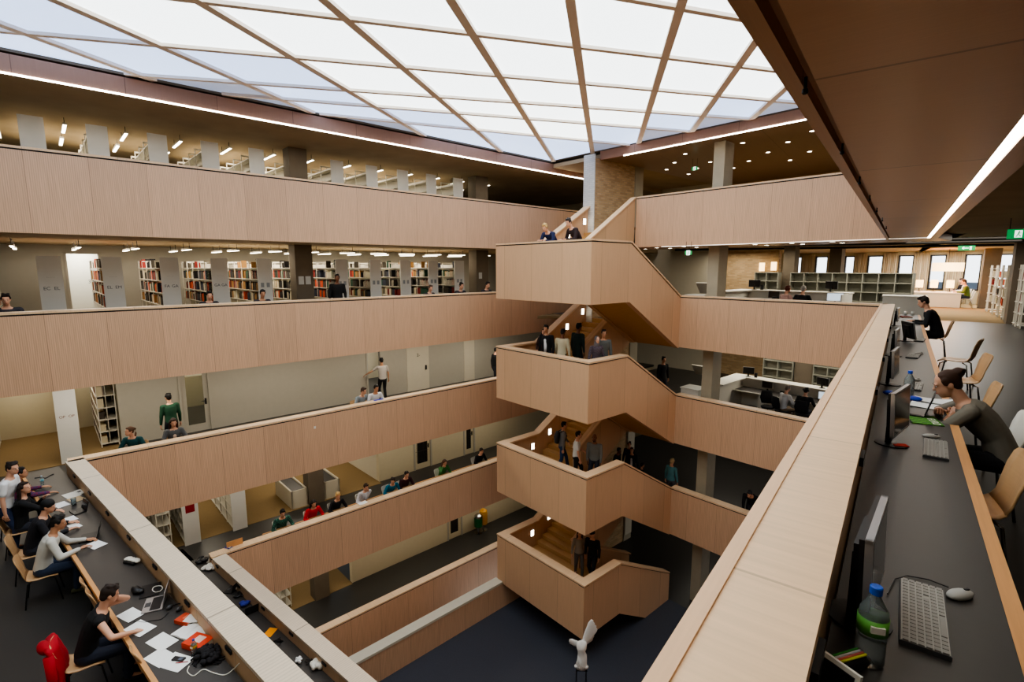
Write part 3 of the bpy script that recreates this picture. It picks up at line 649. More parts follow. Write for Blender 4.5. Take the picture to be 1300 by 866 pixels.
area('fill_light', LF(11, 6.4, -.8), 1.2, 1, 0, 90, (1, .96, .9)); area('fill_light', LF(4.2, 6.4, -.8), 1.2, 1, 0, 40); area('fill_light', LF(1.8, 9.4, 2.7), 1.2, 1, 0, 90, (1, 1, .97))
area('fill_light', LF(6, 5, -7.8), 2, 2, 0, 60)
for k, e in ((1, 60), (0, 110), (-1, 110), (-2, 45), (-3, 40)):
    zc = 6.12 if k == 1 else k * S + (2.72 if k == 0 else 2.95)
    for b in (2, 6): area('fill_light', BF(b, 5.2, zc), 3, 3, aB, e)
for y, e in ((22, 130), (30, 260)): area('fill_light', (1.5, y, 2.9), 3, 4, 0, e, (1, .95, .86))
area('fill_light', (7, 12, 2.9), 3, 9, 0, 30); area('fill_light', (7, 28, 2.9), 3, 9, 0, 130); area('fill_light', (-4, 31, 2.9), 4, 4, 0, 260, (1, .95, .86)); area('fill_light', BF(-2, 19.6, 2.88), 12, 1.2, aB, 700, (1, .98, .94)); area('fill_light', BF(5, 5, 6.0), 3, 3, aB, 40, (1, .96, .9)); area('fill_light', BF(8, 8, 2.7), 2, 2, 0, 60)
area('fill_light', BF(11, 4, 6.15), 2, 3, aB, 70)
# bell shaped smoke detectors hanging below the skylight cells
for (px, py), w_ in zip(((342, 84), (796, 26), (596, 106), (786, 119), (934, 131), (642, 160), (782, 167)), ('far above the empty racks', 'highest, above the brick core', 'in the middle of the skylight', 'straight above the brick core, middle one', 'by the brown overhang', 'low, above the far end of the racks', 'lowest, just above the brick core')):
    p = at(px, py, 6.62); t = thing('smoke_detector', 'small round detector under a skylight cell, ' + w_, 'detector', p, 0, 'detectors under the skylight')
    MB().lathe([(.03, .12), (.1, .1), (.12, .04), (.06, 0), (.01, 0)], p, 16).build('body', SILV, t); MB().cyl((p[0], p[1], 6.72), (p[0], p[1], 6.93), .015).build('stem', SILV, t)
for i_, (px, py) in enumerate(((1022, 115), (1069, 193), (1091, 232), (1104, 253), (1113, 268), (1120, 280), (1125, 290))):
    p = at(px, py, 2.69); t = thing('spot_fixture', 'tiny black spot fixture, %s along the groove of the brown ceiling edge' % ORD[i_], 'light', p, 0, 'spots in the ceiling groove')
    MB().cyl((p[0], p[1], 2.74), (p[0], p[1], 2.69), .006).build('stem', BLK, t); MB().lathe([(.006, 0), (.012, .006), (.01, .02), (.004, .024)], (p[0], p[1], 2.675), 12).build('head', BLK, t)
# exit signs
GREEN = emis('exit_green', (20, 150, 80), .8); EXW = emis('exit_white', (240, 255, 245), 1.6)
def exit_sign(p, n, lab, w=.3, h=.15, arrow=False, hang=.2):
    n = Vector(n).normalized(); M = facing(p, n); t = thing('exit_sign', lab, 'sign', (p[0], p[1], p[2] - h / 2))
    MB().mbox(M, (w, h, .03)).build('sign_plate', GREEN, t)
    m = MB(); q = lambda x, y, dx, dy, r=0: m.mbox(M @ Matrix.Translation((x, y, .016)) @ Matrix.Rotation(r, 4, 'Z'), (dx, dy, .003))
    if arrow: q(-.02, 0, .14, .025); q(-.08, .02, .06, .02, .8); q(-.08, -.02, .06, .02, -.8); q(.1, 0, .05, .11)
    else: q(0, .0, .1, .125)
    m.build('pictogram', EXW, t)
    if not arrow:
        g = MB(); q2 = lambda x, y, dx, dy, r: g.mbox(M @ Matrix.Translation((x, y, .019)) @ Matrix.Rotation(r, 4, 'Z'), (dx, dy, .003))
        q2(.008, .042, .02, .02, .3); q2(0, .008, .018, .05, -.35); q2(-.016, -.03, .014, .05, -.6); q2(.02, -.03, .014, .045, .6); q2(.018, .012, .04, .01, .4); g.build('running_figure', GREEN, t)
    r = MB(); 
    for s_ in (-1, 1): r.cyl(M @ Vector((s_ * w * .4, h / 2, 0)), M @ Vector((s_ * w * .4, h / 2 + hang, 0)), .006)
    r.build('hanger', STEEL, t)
exit_sign(at(1293, 297, 2.6), (-.1, -1, 0), 'green running figure exit sign hanging beside the computer area', .3, .17)
exit_sign(at(1227, 315, 2.62), (0, -1, 0), 'small green arrow exit sign hanging before the far windows', .42, .15, True)
exit_sign(at(882, 214, 5.72), (-.1, -1, 0), 'green exit sign under the downlit ceiling of the top corner', .22, .12, False, .3)
exit_sign(at(874, 321, 2.4), (-.1, -1, 0), 'green exit sign near the brick wall on the upper counter gallery', .18, .1, False, .25)
exit_sign(LF(14.6, 3.6, 5.55), LAn, 'green exit sign hanging beside the far concrete column of the top racks', .3, .16, False, .3)
# ------------------------------------------------------------------ doors of the left walls
def door(n, a0, a1, be, z, h, glass, leaf, sign=None, open_=False):
    t = MB()
    for u0, u1, z0, z1 in ((a0, a0 + .07, 0, h), (a1 - .07, a1, 0, h), (a0, a1, h - .07, h)): t.prism(quad(LF, u0, u1, be - .03, be + .14), z + z0, z + z1)
    f = t.build('door_%d' % n, GREYW, kind='structure')
    if open_: return f
    if glass:
        m = MB(); w = .14
        for u0, u1, z0, z1 in ((a0 + .07, a0 + .07 + w, 0, h - .07), (a1 - .07 - w, a1 - .07, 0, h - .07), (a0 + .2, a1 - .2, h - .2, h - .07), (a0 + .2, a1 - .2, 0, .25)): m.prism(quad(LF, u0, u1, be + .03, be + .07), z + z0, z + z1)
        m.build('door_leaf', leaf, f); MB().prism(quad(LF, a0 + .2, a1 - .2, be + .045, be + .055), z + .25, z + h - .2).build('door_pane', glass, f)
    else: MB().prism(quad(LF, a0 + .07, a1 - .07, be + .03, be + .07), z, z + h - .07).build('door_leaf', leaf, f)
    MB().cyl(LF(a1 - .17, be - .02, z + 1.02), LF(a1 - .3, be - .02, z + 1.02), .012).prism(quad(LF, a1 - .19, a1 - .14, be + .0, be + .03), z + .9, z + 1.1).build('door_handle', BLK, f)
    return f
GL = mat('door_glass', (205, 205, 190), .05, trans=.9, var=0); GD = mat('door_glass_dark', (44, 42, 38), .15, spec=.6)
f = door(1, 3.66, 4.58, 4.17, -3.5, 2.3, GL, GREYW)
text_mb('224', .17, facing(LF(4.14, 4.2, -1.42), LAn), col((196, 168, 70)), 'lettering', f)
MB().prism(quad(LF, 3.88, 4.38, 4.205, 4.212), -1.6, -1.25).build('sign_strip', col((236, 232, 205)), f)
door(2, 10.32, 11.03, 4.17, -3.5, 2.2, None, GREYW, open_=True)
struct('door_3', MB().prism(quad(LF, 12.26, 13.41, 4.15, 4.175), -3.5, -1.15), WHITEW); struct('door_4', MB().prism(quad(LF, 15.44, 16.07, 4.15, 4.175), -3.5, -1.2), WHITEW)
MB().prism(quad(LF, 13.2, 13.26, 4.1, 4.15), -2.6, -2.4).build('door_handle', BLK, kind='structure')
text_mb('2-', .2, facing(LF(12.85, 4.14, -1.9), LAn), BLK, 'lettering', bpy.data.objects['door_3'])
door(5, 12.13, 13.08, 3.6, -7, 2.25, GD, CREAM); door(6, 14.9, 15.6, 3.6, -7, 2.25, GD, CREAM)
# the level-one door sits in the cream wall beside the bins
MBd = door(7, 13.33, 14.19, 2.84, -10.5, 2.05, GD, CREAM)
m = MB()
for i in range(4): m.prism(quad(LF, 12.3 + i * .18, 12.33 + i * .18, 3.63, 3.65), -6.7, -4.95)
for z in (-6.2, -5.5): m.prism(quad(LF, 12.25, 12.95, 3.63, 3.65), z, z + .03)
m.build('door_muntins', STEEL, bpy.data.objects['door_5'])
f = door(8, 1.35, 2.35, 8.4, 0, 2.55, None, WHITEW, open_=True)
text_mb('324', .17, facing(LF(2.05, 8.38, 1.5), LAn), BLK, 'lettering', f)
# ------------------------------------------------------------------ left gallery furniture
for a0, a1, lab in ((6.78, 7.38, 'low white walled bench trough before the dark column, nearer the red notice'), (8.02, 8.65, 'low white walled bench trough on the far side of the dark column')):
    t = thing('planter_bench', lab, 'bench', LF((a0 + a1) / 2, 4.3, -7)); b0, b1 = 3.5, 5.3
    m = MB()
    for q in ((a0, a1, b0, b0 + .06), (a0, a1, b1 - .06, b1), (a0, a0 + .06, b0, b1), (a1 - .06, a1, b0, b1)): m.prism(quad(LF, *q), -7, -6.3)
    m.build('body', WHITEW, t); MB().prism(quad(LF, a0 + .06, a1 - .06, b0 + .06, b1 - .06), -7, -6.36).build('top', DESKB, t)
def bin_(a, b, c, lab, h=.75):
    p = LF(a, b, -10.5); t = thing('waste_bin', lab, 'bin', p)
    MB().lathe([(.05, 0), (.2, .02), (.05, .04), (.035, .3)], p, 18).build('foot', CHROME, t)
    MB().lathe([(.12, .3), (.19, .33), (.2, h), (.19, h + .03), (.16, h + .03), (.15, .4)], p, 18).build('body', c, t)
    MB().lathe([(.19, h + .02), (.18, h + .13), (.1, h + .2), (.01, h + .21)], p, 18).build('lid', CHROME if h < .8 else c, t)
bin_(14.85, 2.45, col((26, 96, 52), .35), 'green waste bin with a round chrome lid by the cream wall'); bin_(15.2, 2.5, col((206, 148, 30), .35), 'yellow waste bin standing next to the green one', .85)
p = LF(-1.6, 3.22, -3.5); t = thing('fire_extinguisher', 'red fire extinguisher mounted on the column behind the standing man', 'extinguisher', (p[0], p[1], p[2] + .35))
MB().lathe([(.09, .3), (.1, .34), (.1, .8), (.06, .9), (.03, .95)], p, 16).build('body', col((170, 18, 24), .3), t); MB().cyl((p[0], p[1], p[2] + .95), (p[0] + .05, p[1], p[2] + 1.0), .025).build('valve', BLK, t)
MB().lathe([(.101, .45), (.101, .62)], p, 16).build('sticker', WHITE, t)
for z, c, s_ in ((1.65, (222, 222, 220), 'OP'), (1.2, (222, 98, 30), None)):
    o = MB().prism(quad(LF, -1.45, -1.05, 3.355, 3.365), -3.5 + z, -3.5 + z + .28).build('paper_notice', col(c)); put(o, LF(-1.25, 3.36, -3.5 + z))
    tag(o, 'orange paper notice on the dark column' if s_ is None else 'white lettered notice on the dark column above the orange one', 'notice')
    if s_: text_mb(s_, .14, facing(LF(-1.22, 3.35, -3.5 + z + .14), LAn), INK, 'lettering', o)
for a, z, lab in ((7.33, 1.42, 'pale paper notice on the first concrete column of the second gallery, nearer the racks'), (7.57, 1.42, 'pale paper notice on the first concrete column of the second gallery, farther one'), (15.35, 1.5, 'paper notice on the far concrete column of the second gallery'), (7.5, 4.62, 'pale paper notice on the first concrete column of the topmost gallery')):
    o = MB().prism(quad(LF, a - .09, a + .09, 2.738, 2.748), z, z + .28).build('paper_notice', col((205, 207, 205))); tag(put(o, LF(a, 2.74, z)), lab, 'notice')
o = MB().prism(quad(LF, 6.4, 6.46, -.085, -.075), -2.9, -2.83).build('wall_sensor', WHITE); tag(put(o, LF(6.43, -.08, -2.9)), 'tiny white square sensor on the third long balustrade', 'sensor')
# ------------------------------------------------------------------ desks
def long_desk(F, x0, x1, z, lab, d0=-.35, d1=-.98, ang=0, edge=.055):
    t = thing('long_desk', lab, 'desk', F((x0 + x1) / 2, (d0 + d1) / 2, z)); s_ = -1 if d1 < d0 else 1
    MB().prism(quad(F, x0, x1, d0, d1), z + .71, z + .75).build('top', DESKB, t, ang)
    MB().prism(quad(F, x0, x1, d1, d1 + s_ * edge), z + .69, z + .752).build('edge_strip', W_EDGE, t, ang)
    x = x0 + .05
    while x < x1:
        MB().prism(quad(F, x, x + .04, d0, d1 - s_ * .12), z, z + .71).build('support_panel', W_IN, t); x += (x1 - x0 - .1) / max(3, round((x1 - x0) / 2.2))
    return t
long_desk(NF, -.95, 14.4, -3.5, 'long black topped desk with wooden edge where six students work', ang=aN)
long_desk(MF, -.6, 13.6, -7, 'long black topped desk of the lower diagonal gallery strewn with bags', ang=aN)
long_desk(lambda a, b, z=None: (b, a) + (() if z is None else (z,)), -3, 17.3, 0, 'long black computer desk with wooden edge under the light slot', -.095, .405, D(90))
for k, nm in ((0, 'second'), (-1, 'third'), (-2, 'fourth')): long_desk(LF, 1.6 if k == 0 else 2 if k == -1 else 5, 17, k * S, 'narrow reading desk tucked behind the %s long balustrade' % nm, .32, .9, aL)
def socket(par, p, rz): MB().box(p, (.16, .02, .05), rz).build('power_socket', BLK, par)
bal = {o['label']: o for o in bpy.data.objects if o.name.startswith('gallery_balustrade')}
bN = [o for l, o in bal.items() if 'students' in l][0]; bM = [o for l, o in bal.items() if 'bags on' in l][0]; bR = [o for l, o in bal.items() if 'broad pale' in l][0]
for i in range(10): socket(bN, NF(.7 + 1.35 * i, -.345, -2.56), aN); socket(bM, MF(.6 + 1.35 * i, -.355, -6.06), aN)
for y in (1.5, 3.4, 5.4, 7.4, 9.4, 11.4): MB().box((-.093, y, .93), (.02, .16, .05)).build('power_socket', BLK, bR)
# ------------------------------------------------------------------ chairs
def make_chair(lab, shell=CHAIRW, group='shell chairs', leg=CHROME):
    # local: seat centre at origin ground, sitter looks along +y
    t = thing('shell_chair', lab, 'chair', (0, 0, 0), 0, group)
    def do(name, pts, m):
        rs = []
        for i, (y, z, hw, cv) in enumerate(pts):
            a = pts[max(0, i - 1)]; b = pts[min(len(pts) - 1, i + 1)]; d = Vector((0, b[0] - a[0], b[1] - a[1])).normalized(); n = Vector((0, -d.z, d.y))
            if n.z < -.01: n = -n
            f = [Vector((u * hw, y, z)) + n * (cv * u * u) for u in (-1, -.66, -.33, 0, .33, .66, 1)]
            rs.append([tuple(p) for p in f + [p - n * .012 for p in f[::-1]]])
        MB().loft(rs).build(name, m, t, local=True, smooth=True)
    do('seat', [(.21, .425, .17, .0), (.2, .445, .19, .006), (.1, .452, .205, .015), (-.05, .44, .205, .02), (-.15, .445, .195, .022), (-.19, .47, .185, .024)], shell)
    do('backrest', [(-.19, .47, .185, .024), (-.225, .53, .17, .028), (-.245, .62, .175, .03), (-.27, .72, .195, .03), (-.295, .8, .19, .03), (-.305, .83, .16, .028), (-.308, .84, .12, .026)], shell)
    for sx in (-1, 1):
        for sy in (-1, 1): MB().tube([(sx * .13, sy * .1 - .01, .43), (sx * .17, sy * .17, .4), (sx * .205, sy * .23, .0)], .011, 8).build('leg', leg, t, local=True, smooth=True)
    return t
CH = {}
def chair(x, y, z, yaw, lab, kind='wood', group='shell chairs'):
    # yaw: direction the sitter faces, radians from +x
    if kind not in CH:
        CH[kind] = make_chair(lab, {'wood': CHAIRW, 'white': WHITE, 'dark': CHAIRW}[kind], group, BLK if kind == 'dark' else CHROME); o = CH[kind]
    else: o = copy_tree(CH[kind])
    o.location = (x, y, z); o.rotation_euler = (0, 0, yaw - math.pi / 2); o['label'] = lab; o['group'] = group; return o
# ------------------------------------------------------------------ desk-top things
def monitor(x, y, z, face, lab, w=.43, h=.29, tilt=.06, low=.1, group='monitors on the computer desk', stem=True):
    # face: direction the screen looks, radians
    t = thing('monitor', lab, 'monitor', (x, y, z), face - math.pi / 2 + math.pi, group)
    MB().lathe([(.001, 0), (.1, 0), (.1, .008), (.02, .014), (.001, .015)], (0, .03, 0), 20).build('base', BLK, t, local=True)
    MB().mbox(Matrix.Translation((0, .05, low / 2 + .08)), (.06, .03, low + .16)).build('stand', BLK, t, local=True)
    R = Matrix.Translation((0, 0, low + h / 2)) @ Matrix.Rotation(-tilt, 4, 'X')
    fr = MB(); b = .016
    for cx, cz, dx, dz in ((0, h / 2 - b / 2, w, b), (0, -h / 2 + b / 2, w, b), (-w / 2 + b / 2, 0, b, h), (w / 2 - b / 2, 0, b, h)): fr.mbox(R @ Matrix.Translation((cx, -.0, cz)), (dx, .022, dz))
    fr.build('bezel', SILV, t, local=True)
    MB().mbox(R @ Matrix.Translation((0, .012, 0)), (w - .01, .03, h - .01)).mbox(R @ Matrix.Translation((0, .035, 0)), (w * .6, .03, h * .6)).build('back_shell', BLK, t, local=True)
    MB().mbox(R @ Matrix.Translation((0, -.006, 0)), (w - 2 * b, .012, h - 2 * b)).build('screen', SCREEN, t, local=True)
    return t
def keyboard(x, y, z, rz, lab, group='keyboards on the computer desk'):
    t = thing('keyboard', lab, 'keyboard', (x, y, z), rz, group)
    MB().mbox(Matrix.Translation((0, 0, .008)), (.43, .135, .016)).build('case', DGREY, t, local=True)
    MB().mbox(Matrix.Translation((0, 0, .017)), (.424, .128, .003)).build('deck', KEYS, t, local=True)
    k = MB()
    for r in range(6):
        for c in range(19):
            if r > 1 and c == 14 and r < 3: continue
            wd = .018
            if r == 0 and 3 < c < 10:
                if c > 4: continue
                k.mbox(Matrix.Translation((-.205 + .0226 * 6.5, -.052, .02)), (.12, .016, .006)); continue
            k.mbox(Matrix.Translation((-.203 + .0226 * c, -.052 + .0208 * r, .02)), (wd, .016, .006))
    k.build('keys', col((150, 148, 142), .5), t, local=True)
    return t
def mouse(x, y, z, rz, lab, group='mice on the computer desk', wire=None):
    t = thing('computer_mouse', lab, 'mouse', (x, y, z), rz, group)
    MB().rings([((0, -.055 + .11 * i / 8, .012 + .0), (1, 0, 0), (0, 0, 1), .029 * math.sin(math.pi * (i + .35) / 8.7) ** .5, .018 * math.sin(math.pi * (i + .35) / 8.7) ** .6) for i in range(9)], 14).build('shell', KEYS, t, local=True, smooth=True)
    MB().mbox(Matrix.Translation((0, .03, .028)), (.008, .02, .006)).build('wheel', BLK, t, local=True)
    if wire: MB().tube([Vector(p) for p in wire], .0025).build('cable', BLK, t)
    return t
def bottle(x, y, z, h, r, capc, labelc, lab, water=True):
    t = thing('water_bottle', lab, 'bottle', (x, y, z), 0, None)
    pr = [(.001, .004), (r * .8, 0), (r, .012), (r * .96, h * .12), (r, h * .16), (r * .97, h * .3), (r, h * .34), (r, h * .62), (r * .92, h * .7), (r * .5, h * .82), (r * .36, h * .87), (r * .36, h * .93)]
    MB().lathe(pr, (0, 0, 0), 24).build('body', GLASSP, t, local=True, smooth=True)
    if water: MB().lathe([(.001, .006), (r * .93, .012), (r * .93, h * .6), (.001, h * .6)], (0, 0, 0), 24).build('water', mat('water', (235, 245, 245), .02, trans=1, var=0), t, local=True, smooth=True)
    MB().lathe([(r * .39, h * .9), (r * .42, h * .905), (r * .42, h * .99), (r * .36, h), (.001, h)], (0, 0, 0), 20).build('cap', col(capc, .4), t, local=True)
    if labelc:
        l = MB().lathe([(r * 1.02, h * .42), (r * 1.02, h * .62)], (0, 0, 0), 24).build('label', col(labelc, .4), t, local=True, smooth=True)
        MB().mbox(Matrix.Rotation(.35, 4, 'Z') @ Matrix.Translation((0, -r * .98, h * .53)), (r * .9, .012, h * .08)).build('label_band', WHITE, l, local=True)
    return t
def flat(x, y, z, rz, w, d, lab, c=PAPER, name='paper_sheet', cat='paper', group=None, curl=.004, n=1):
    m = MB()
    for k in range(n):
        rs = []
        for i in range(7):
            u = -w / 2 + w * i / 6; zz = .002 + curl * (2 * u / w) ** 2 + k * .0015
            rs.append([(u, -d / 2, zz), (u, d / 2, zz), (u, d / 2, zz - .0012), (u, -d / 2, zz - .0012)])
        m.loft(rs)
    o = m.build(name, c, None, local=True); o.location = (x, y, z); o.rotation_euler = (0, 0, rz); return tag(o, lab, cat, group)
def laptop(x, y, z, rz, lab, w=.33, d=.23, c=BLK, keyc=None, open_=105, group=None):
    # screen hinge along local +y edge, user at -y
    t = thing('laptop', lab, 'laptop', (x, y, z), rz, group)
    MB().mbox(Matrix.Translation((0, 0, .01)), (w, d, .018)).build('base', c, t, local=True)
    MB().mbox(Matrix.Translation((0, .03, .02)), (w * .86, d * .5, .003)).build('keys', keyc or BLK, t, local=True)
    MB().mbox(Matrix.Translation((0, -d * .3, .02)), (w * .28, d * .28, .002)).build('touchpad', DGREY, t, local=True)
    R = Matrix.Translation((0, d / 2, .018)) @ Matrix.Rotation(D(90 - open_), 4, 'X')
    l = MB().mbox(R @ Matrix.Translation((0, .004, d * .48)), (w, .008, d * .96)).build('lid', c, t, local=True)
    MB().mbox(R @ Matrix.Translation((0, -.001, d * .48)), (w * .92, .003, d * .82)).build('screen', SCREEN, l, local=True)
    return t
def closed_book(x, y, z, rz, w, d, h, c, lab, cover=None, cat='book'):
    t = thing('book', lab, cat, (x, y, z), rz)
    MB().mbox(Matrix.Translation((0, 0, h / 2)), (w - .008, d - .008, h - .006)).build('pages', PG, t, local=True)
    MB().mbox(Matrix.Translation((0, 0, .0015)), (w, d, .003)).mbox(Matrix.Translation((0, 0, h - .0015)), (w, d, .003)).mbox(Matrix.Translation((-w / 2 + .0015, 0, h / 2)), (.003, d, h)).build('cover', c, t, local=True)
    if cover: MB().mbox(Matrix.Translation((.02, .0, h + .0005)), (w * .5, d * .4, .001)).build('cover_print', cover, t, local=True)
    return t
def cable(pts, lab, c=BLK, r=.004, name='cable'):
    # smooth through points
    P = [Vector(p) for p in pts]; out = []
    for i in range(len(P) - 1):
        a = P[max(0, i - 1)]; b = P[i]; c_ = P[i + 1]; d = P[min(len(P) - 1, i + 2)]
        for k in range(6):
            t_ = k / 6; out.append(.5 * ((2 * b) + (c_ - a) * t_ + (2 * a - 5 * b + 4 * c_ - d) * t_ ** 2 + (3 * b - a - 3 * c_ + d) * t_ ** 3))
    out.append(P[-1]); o = MB().tube(out, r).build(name, c); put(o, pts[0]); return tag(o, lab, 'cable')
# right-hand desk
Z = .75
monitor(.01, 2.08, Z, -.07, 'large silver edged flat monitor beside the green labelled bottle', .43, .3, .04, .1)
monitor(.07, 4.42, Z, -.2, 'flat monitor with a red card on its foot, between two keyboards', .44, .31)
monitor(.02, 6.75, Z, -.1, 'flat monitor standing behind the clear bottle with the blue cap')
monitor(.02, 9.0, Z, -.08, 'flat monitor seen from the side, next to the low keyboard and mouse')
monitor(.17, 11.0, Z, .35, 'tilted monitor standing away from the balustrade near the man in black', .43, .29, .2, .05)
monitor(.0, 13.8, Z, -.05, 'farthest flat monitor at the end of the computer desk')
keyboard(.165, 2.23, Z, D(90), 'large grey keyboard lying nearest, beside the green labelled bottle')
keyboard(.285, 4.45, Z, D(88), 'grey keyboard in front of the monitor with the red card')
keyboard(.2, 6.75, Z, D(86), 'grey keyboard behind the clear bottle with the blue cap'); keyboard(.22, 9.1, Z, D(84), 'grey keyboard lying alone half way along the desk'); keyboard(.33, 11.2, Z, D(84), 'pale keyboard by the tilted monitor')
mouse(.28, 2.46, Z, D(-40), 'grey mouse with a black wire past the nearest keyboard', wire=[(.25, 2.5, .757), (.19, 2.52, .756), (.12, 2.5, .756), (.08, 2.44, .756), (.06, 2.3, .76)])
mouse(.27, 4.77, Z, D(-70), 'grey mouse at the end of the keyboard by the red card'); mouse(.21, 7.12, Z, D(-70), 'grey mouse behind the clear bottle'); mouse(.29, 9.42, Z, D(-60), 'grey mouse by the lone keyboard half way along')
bottle(.02, 1.86, Z, .262, .042, (30, 90, 200), (110, 186, 84), 'large water bottle with blue cap and green label, nearest', False)
bottle(.14, 6.13, Z, .27, .045, (40, 80, 200), None, 'clear empty water bottle with a blue cap by the papers', False)
closed_book(.09, 4.4, Z + .009, .4, .09, .06, .004, col((196, 50, 34)), 'small red card lying on the monitor foot', cat='card')
o = MB().mbox(Matrix.Rotation(-.25, 4, 'X'), (.17, .012, .13)).build('tablet', WHITE, None, local=True); o.location = (-.075, 1.6, Z + .075); o.rotation_euler = (0, 0, -.5); tag(o, 'white framed tablet propped against the balustrade at the near end of the desk', 'tablet')
MB().mbox(Matrix.Rotation(-.25, 4, 'X') @ Matrix.Translation((0, -.008, 0)), (.145, .006, .105)).build('screen', BLK, o, local=True); MB().mbox(Matrix.Rotation(-.25, 4, 'X') @ Matrix.Translation((0, .008, 0)), (.145, .006, .105)).build('screen', BLK, o, local=True)
t = thing('pencil_case', 'black open pencil case with coloured pens beside the near bottle', 'pencil case', (-.03, 1.79, Z), .9)
MB().ell((0, 0, .02), (.085, .035, .022)).build('pouch', BLK, t, local=True, smooth=True)
for i, c in enumerate(((216, 220, 40), (220, 120, 110), (200, 200, 200), (60, 140, 60))): MB().cyl((-.05, -.014 + .009 * i, .04), (.05, -.014 + .009 * i, .046), .004).build('pen', col(c), t, local=True)
laptop(.16, 5.5, Z, D(-95), 'small dark laptop open in front of the woman in grey', .28, .19)
flat(.36, 6.13, Z, .15, .3, .21, 'loose white paper sheets nearer the clear bottle', n=3, curl=.012); flat(.31, 5.86, Z + .004, -.1, .3, .21, 'white paper sheet by the hand of the woman in grey', curl=.006)
t = thing('magazine', 'green spiral bound magazine with white lettering beside the elbow of the woman', 'magazine', (.235, 5.3, Z), D(-78))
MB().mbox(Matrix.Translation((0, 0, .004)), (.3, .21, .008)).build('cover', plaid('leaf_green', (84, 140, 44), (60, 110, 36), 30), t, local=True)
text_mb('EURO', .075, pmat(t) @ Matrix.Translation((.05, .06, .0088)), WHITE, 'lettering', t, .0005)
m = MB()
for i in range(22): m.cyl((-.14 + .0133 * i, -.108, .004), (-.14 + .0133 * i, -.098, .009), .004, n=6)
m.build('spiral', STEEL, t, local=True)
for x, y, lab in ((0.0, 6.16, 'blue lid lying by the balustrade'), (.19, 6.02, 'blue glasses case beside the paper sheets')):
    o = MB().ell((0, 0, .025), (.06, .035, .025)).build('case', col((24, 60, 180), .4), None, local=True, smooth=True); o.location = (x, y, Z); tag(o, lab, 'case')
flat(.38, 15.3, Z, .2, .34, .24, 'open white papers in front of the man in black', n=2, curl=.02); flat(.36, 14.5, Z, -.1, .3, .22, 'white sheet at the desk edge by the man in black')
closed_book(.16, 16.2, Z, .3, .2, .28, .03, col((140, 40, 26)), 'dark red book lying beyond the papers of the man in black')
for x in (.15, .3):
    o = MB().lathe([(.001, 0), (.03, 0), (.038, .1), (.036, .1), (.028, .006), (.001, .006)], (0, 0, 0), 16).build('cup', WHITE, None, local=True, smooth=True); o.location = (x, 17.1, Z); tag(o, 'white paper cup at the far end of the computer desk, ' + ('nearer the balustrade' if x < .2 else 'nearer the wooden edge'), 'cup')
# N desk (upper diagonal gallery)
ZN = -2.75
def n_at(px, py, z=ZN): return at(px, py, z)
def fl(px, py, rz, w, d, lab, c=PAPER, name='paper_sheet', cat='paper', n=1): p = n_at(px, py); return flat(p[0], p[1], ZN, rz, w, d, lab, c, name, cat, n=n)
def ob(px, py, z=ZN): return n_at(px, py, z)[:2]
p = ob(113, 683); laptop(p[0], p[1], ZN, D(-20), 'black laptop open before the man in the pale long sleeved shirt', .34, .24)
p = ob(196, 768); laptop(p[0], p[1], ZN, D(-28), 'silver laptop with black keys open before the man in the black tank top', .36, .25, SILV, BLK, 100)
p = ob(99, 650); laptop(p[0], p[1], ZN, D(5), 'small black netbook beside the glass', .27, .19)
p = ob(105, 624); laptop(p[0], p[1], ZN, D(10), 'pale laptop with its lid half open by the ribbed balustrade', .28, .2, WHITE, WHITE, 70)
fl(122, 692, .25, .3, .21, 'folded white papers beside the black laptop', n=3); fl(166, 781, .2, .3, .21, 'white sheet under the wrist of the man in the tank top'); fl(178, 798, .25, .34, .22, 'white sheet on the desk edge below the silver laptop', n=2)
fl(206, 815, .2, .34, .22, 'white sheet beside the open books', n=2); fl(204, 835, .2, .33, .22, 'white sheet hanging over the wooden edge by the empty chair', n=1); fl(224, 841, .35, .33, .24, 'white sheet with a phone lying on it', n=2)
fl(78, 641, .15, .3, .2, 'white sheet before the smiling person in black'); fl(90, 659, .1, .25, .16, 'small white sheet near the netbook'); fl(95, 668, .1, .25, .16, 'small white sheet near the black laptop'); fl(97, 634, .2, .3, .22, 'brown kraft envelope beside the glass', col((200, 176, 140)))
p = ob(91, 629); o = flat(p[0], p[1], ZN, .1, .34, .24, 'closed white tablet near the pale laptop', WHITE, 'tablet', 'tablet', curl=0, n=6)
p = ob(227, 838); t = thing('phone', 'dark mobile phone lying on a white sheet', 'phone', (p[0], p[1], ZN + .006), .5); MB().mbox(Matrix.Translation((0, 0, .008)), (.15, .06, .016)).build('body', BLK, t, local=True); MB().mbox(Matrix.Translation((.03, 0, .0165)), (.05, .045, .001)).build('screen', col((90, 96, 110), .2), t, local=True)
p = ob(231, 842); o = MB().cyl((-.07, 0, .004), (.07, 0, .004), .004).build('pen', col((170, 30, 40), .4), None, local=True); o.location = (p[0], p[1], ZN + .008); o.rotation_euler = (0, 0, .8); tag(o, 'red pen beside the phone on the sheet', 'pen')
p = ob(237, 789); closed_book(p[0], p[1], ZN, 1.9, .17, .24, .05, col((206, 80, 52)), 'thick orange red book by the ribbed balustrade', col((226, 130, 100)))
p = ob(252, 819); closed_book(p[0], p[1], ZN, 1.9, .22, .3, .07, col((214, 70, 40)), 'thick orange red book near the scarf', col((236, 200, 190)))
p = ob(243, 803); t = thing('open_book', 'open book of white pages between the two orange books', 'book', (p[0], p[1], ZN), .25)
for s_ in (-1, 1):
    rs = []
    for i in range(7): u = s_ * .2 * i / 6; z = .012 + .022 * math.sin(math.pi * min(1, i / 6 + .15)); rs.append([(u, -.14, z), (u, .14, z), (u, .14, .003), (u, -.14, .003)])
    MB().loft(rs).build('pages', PAPER, t, local=True)
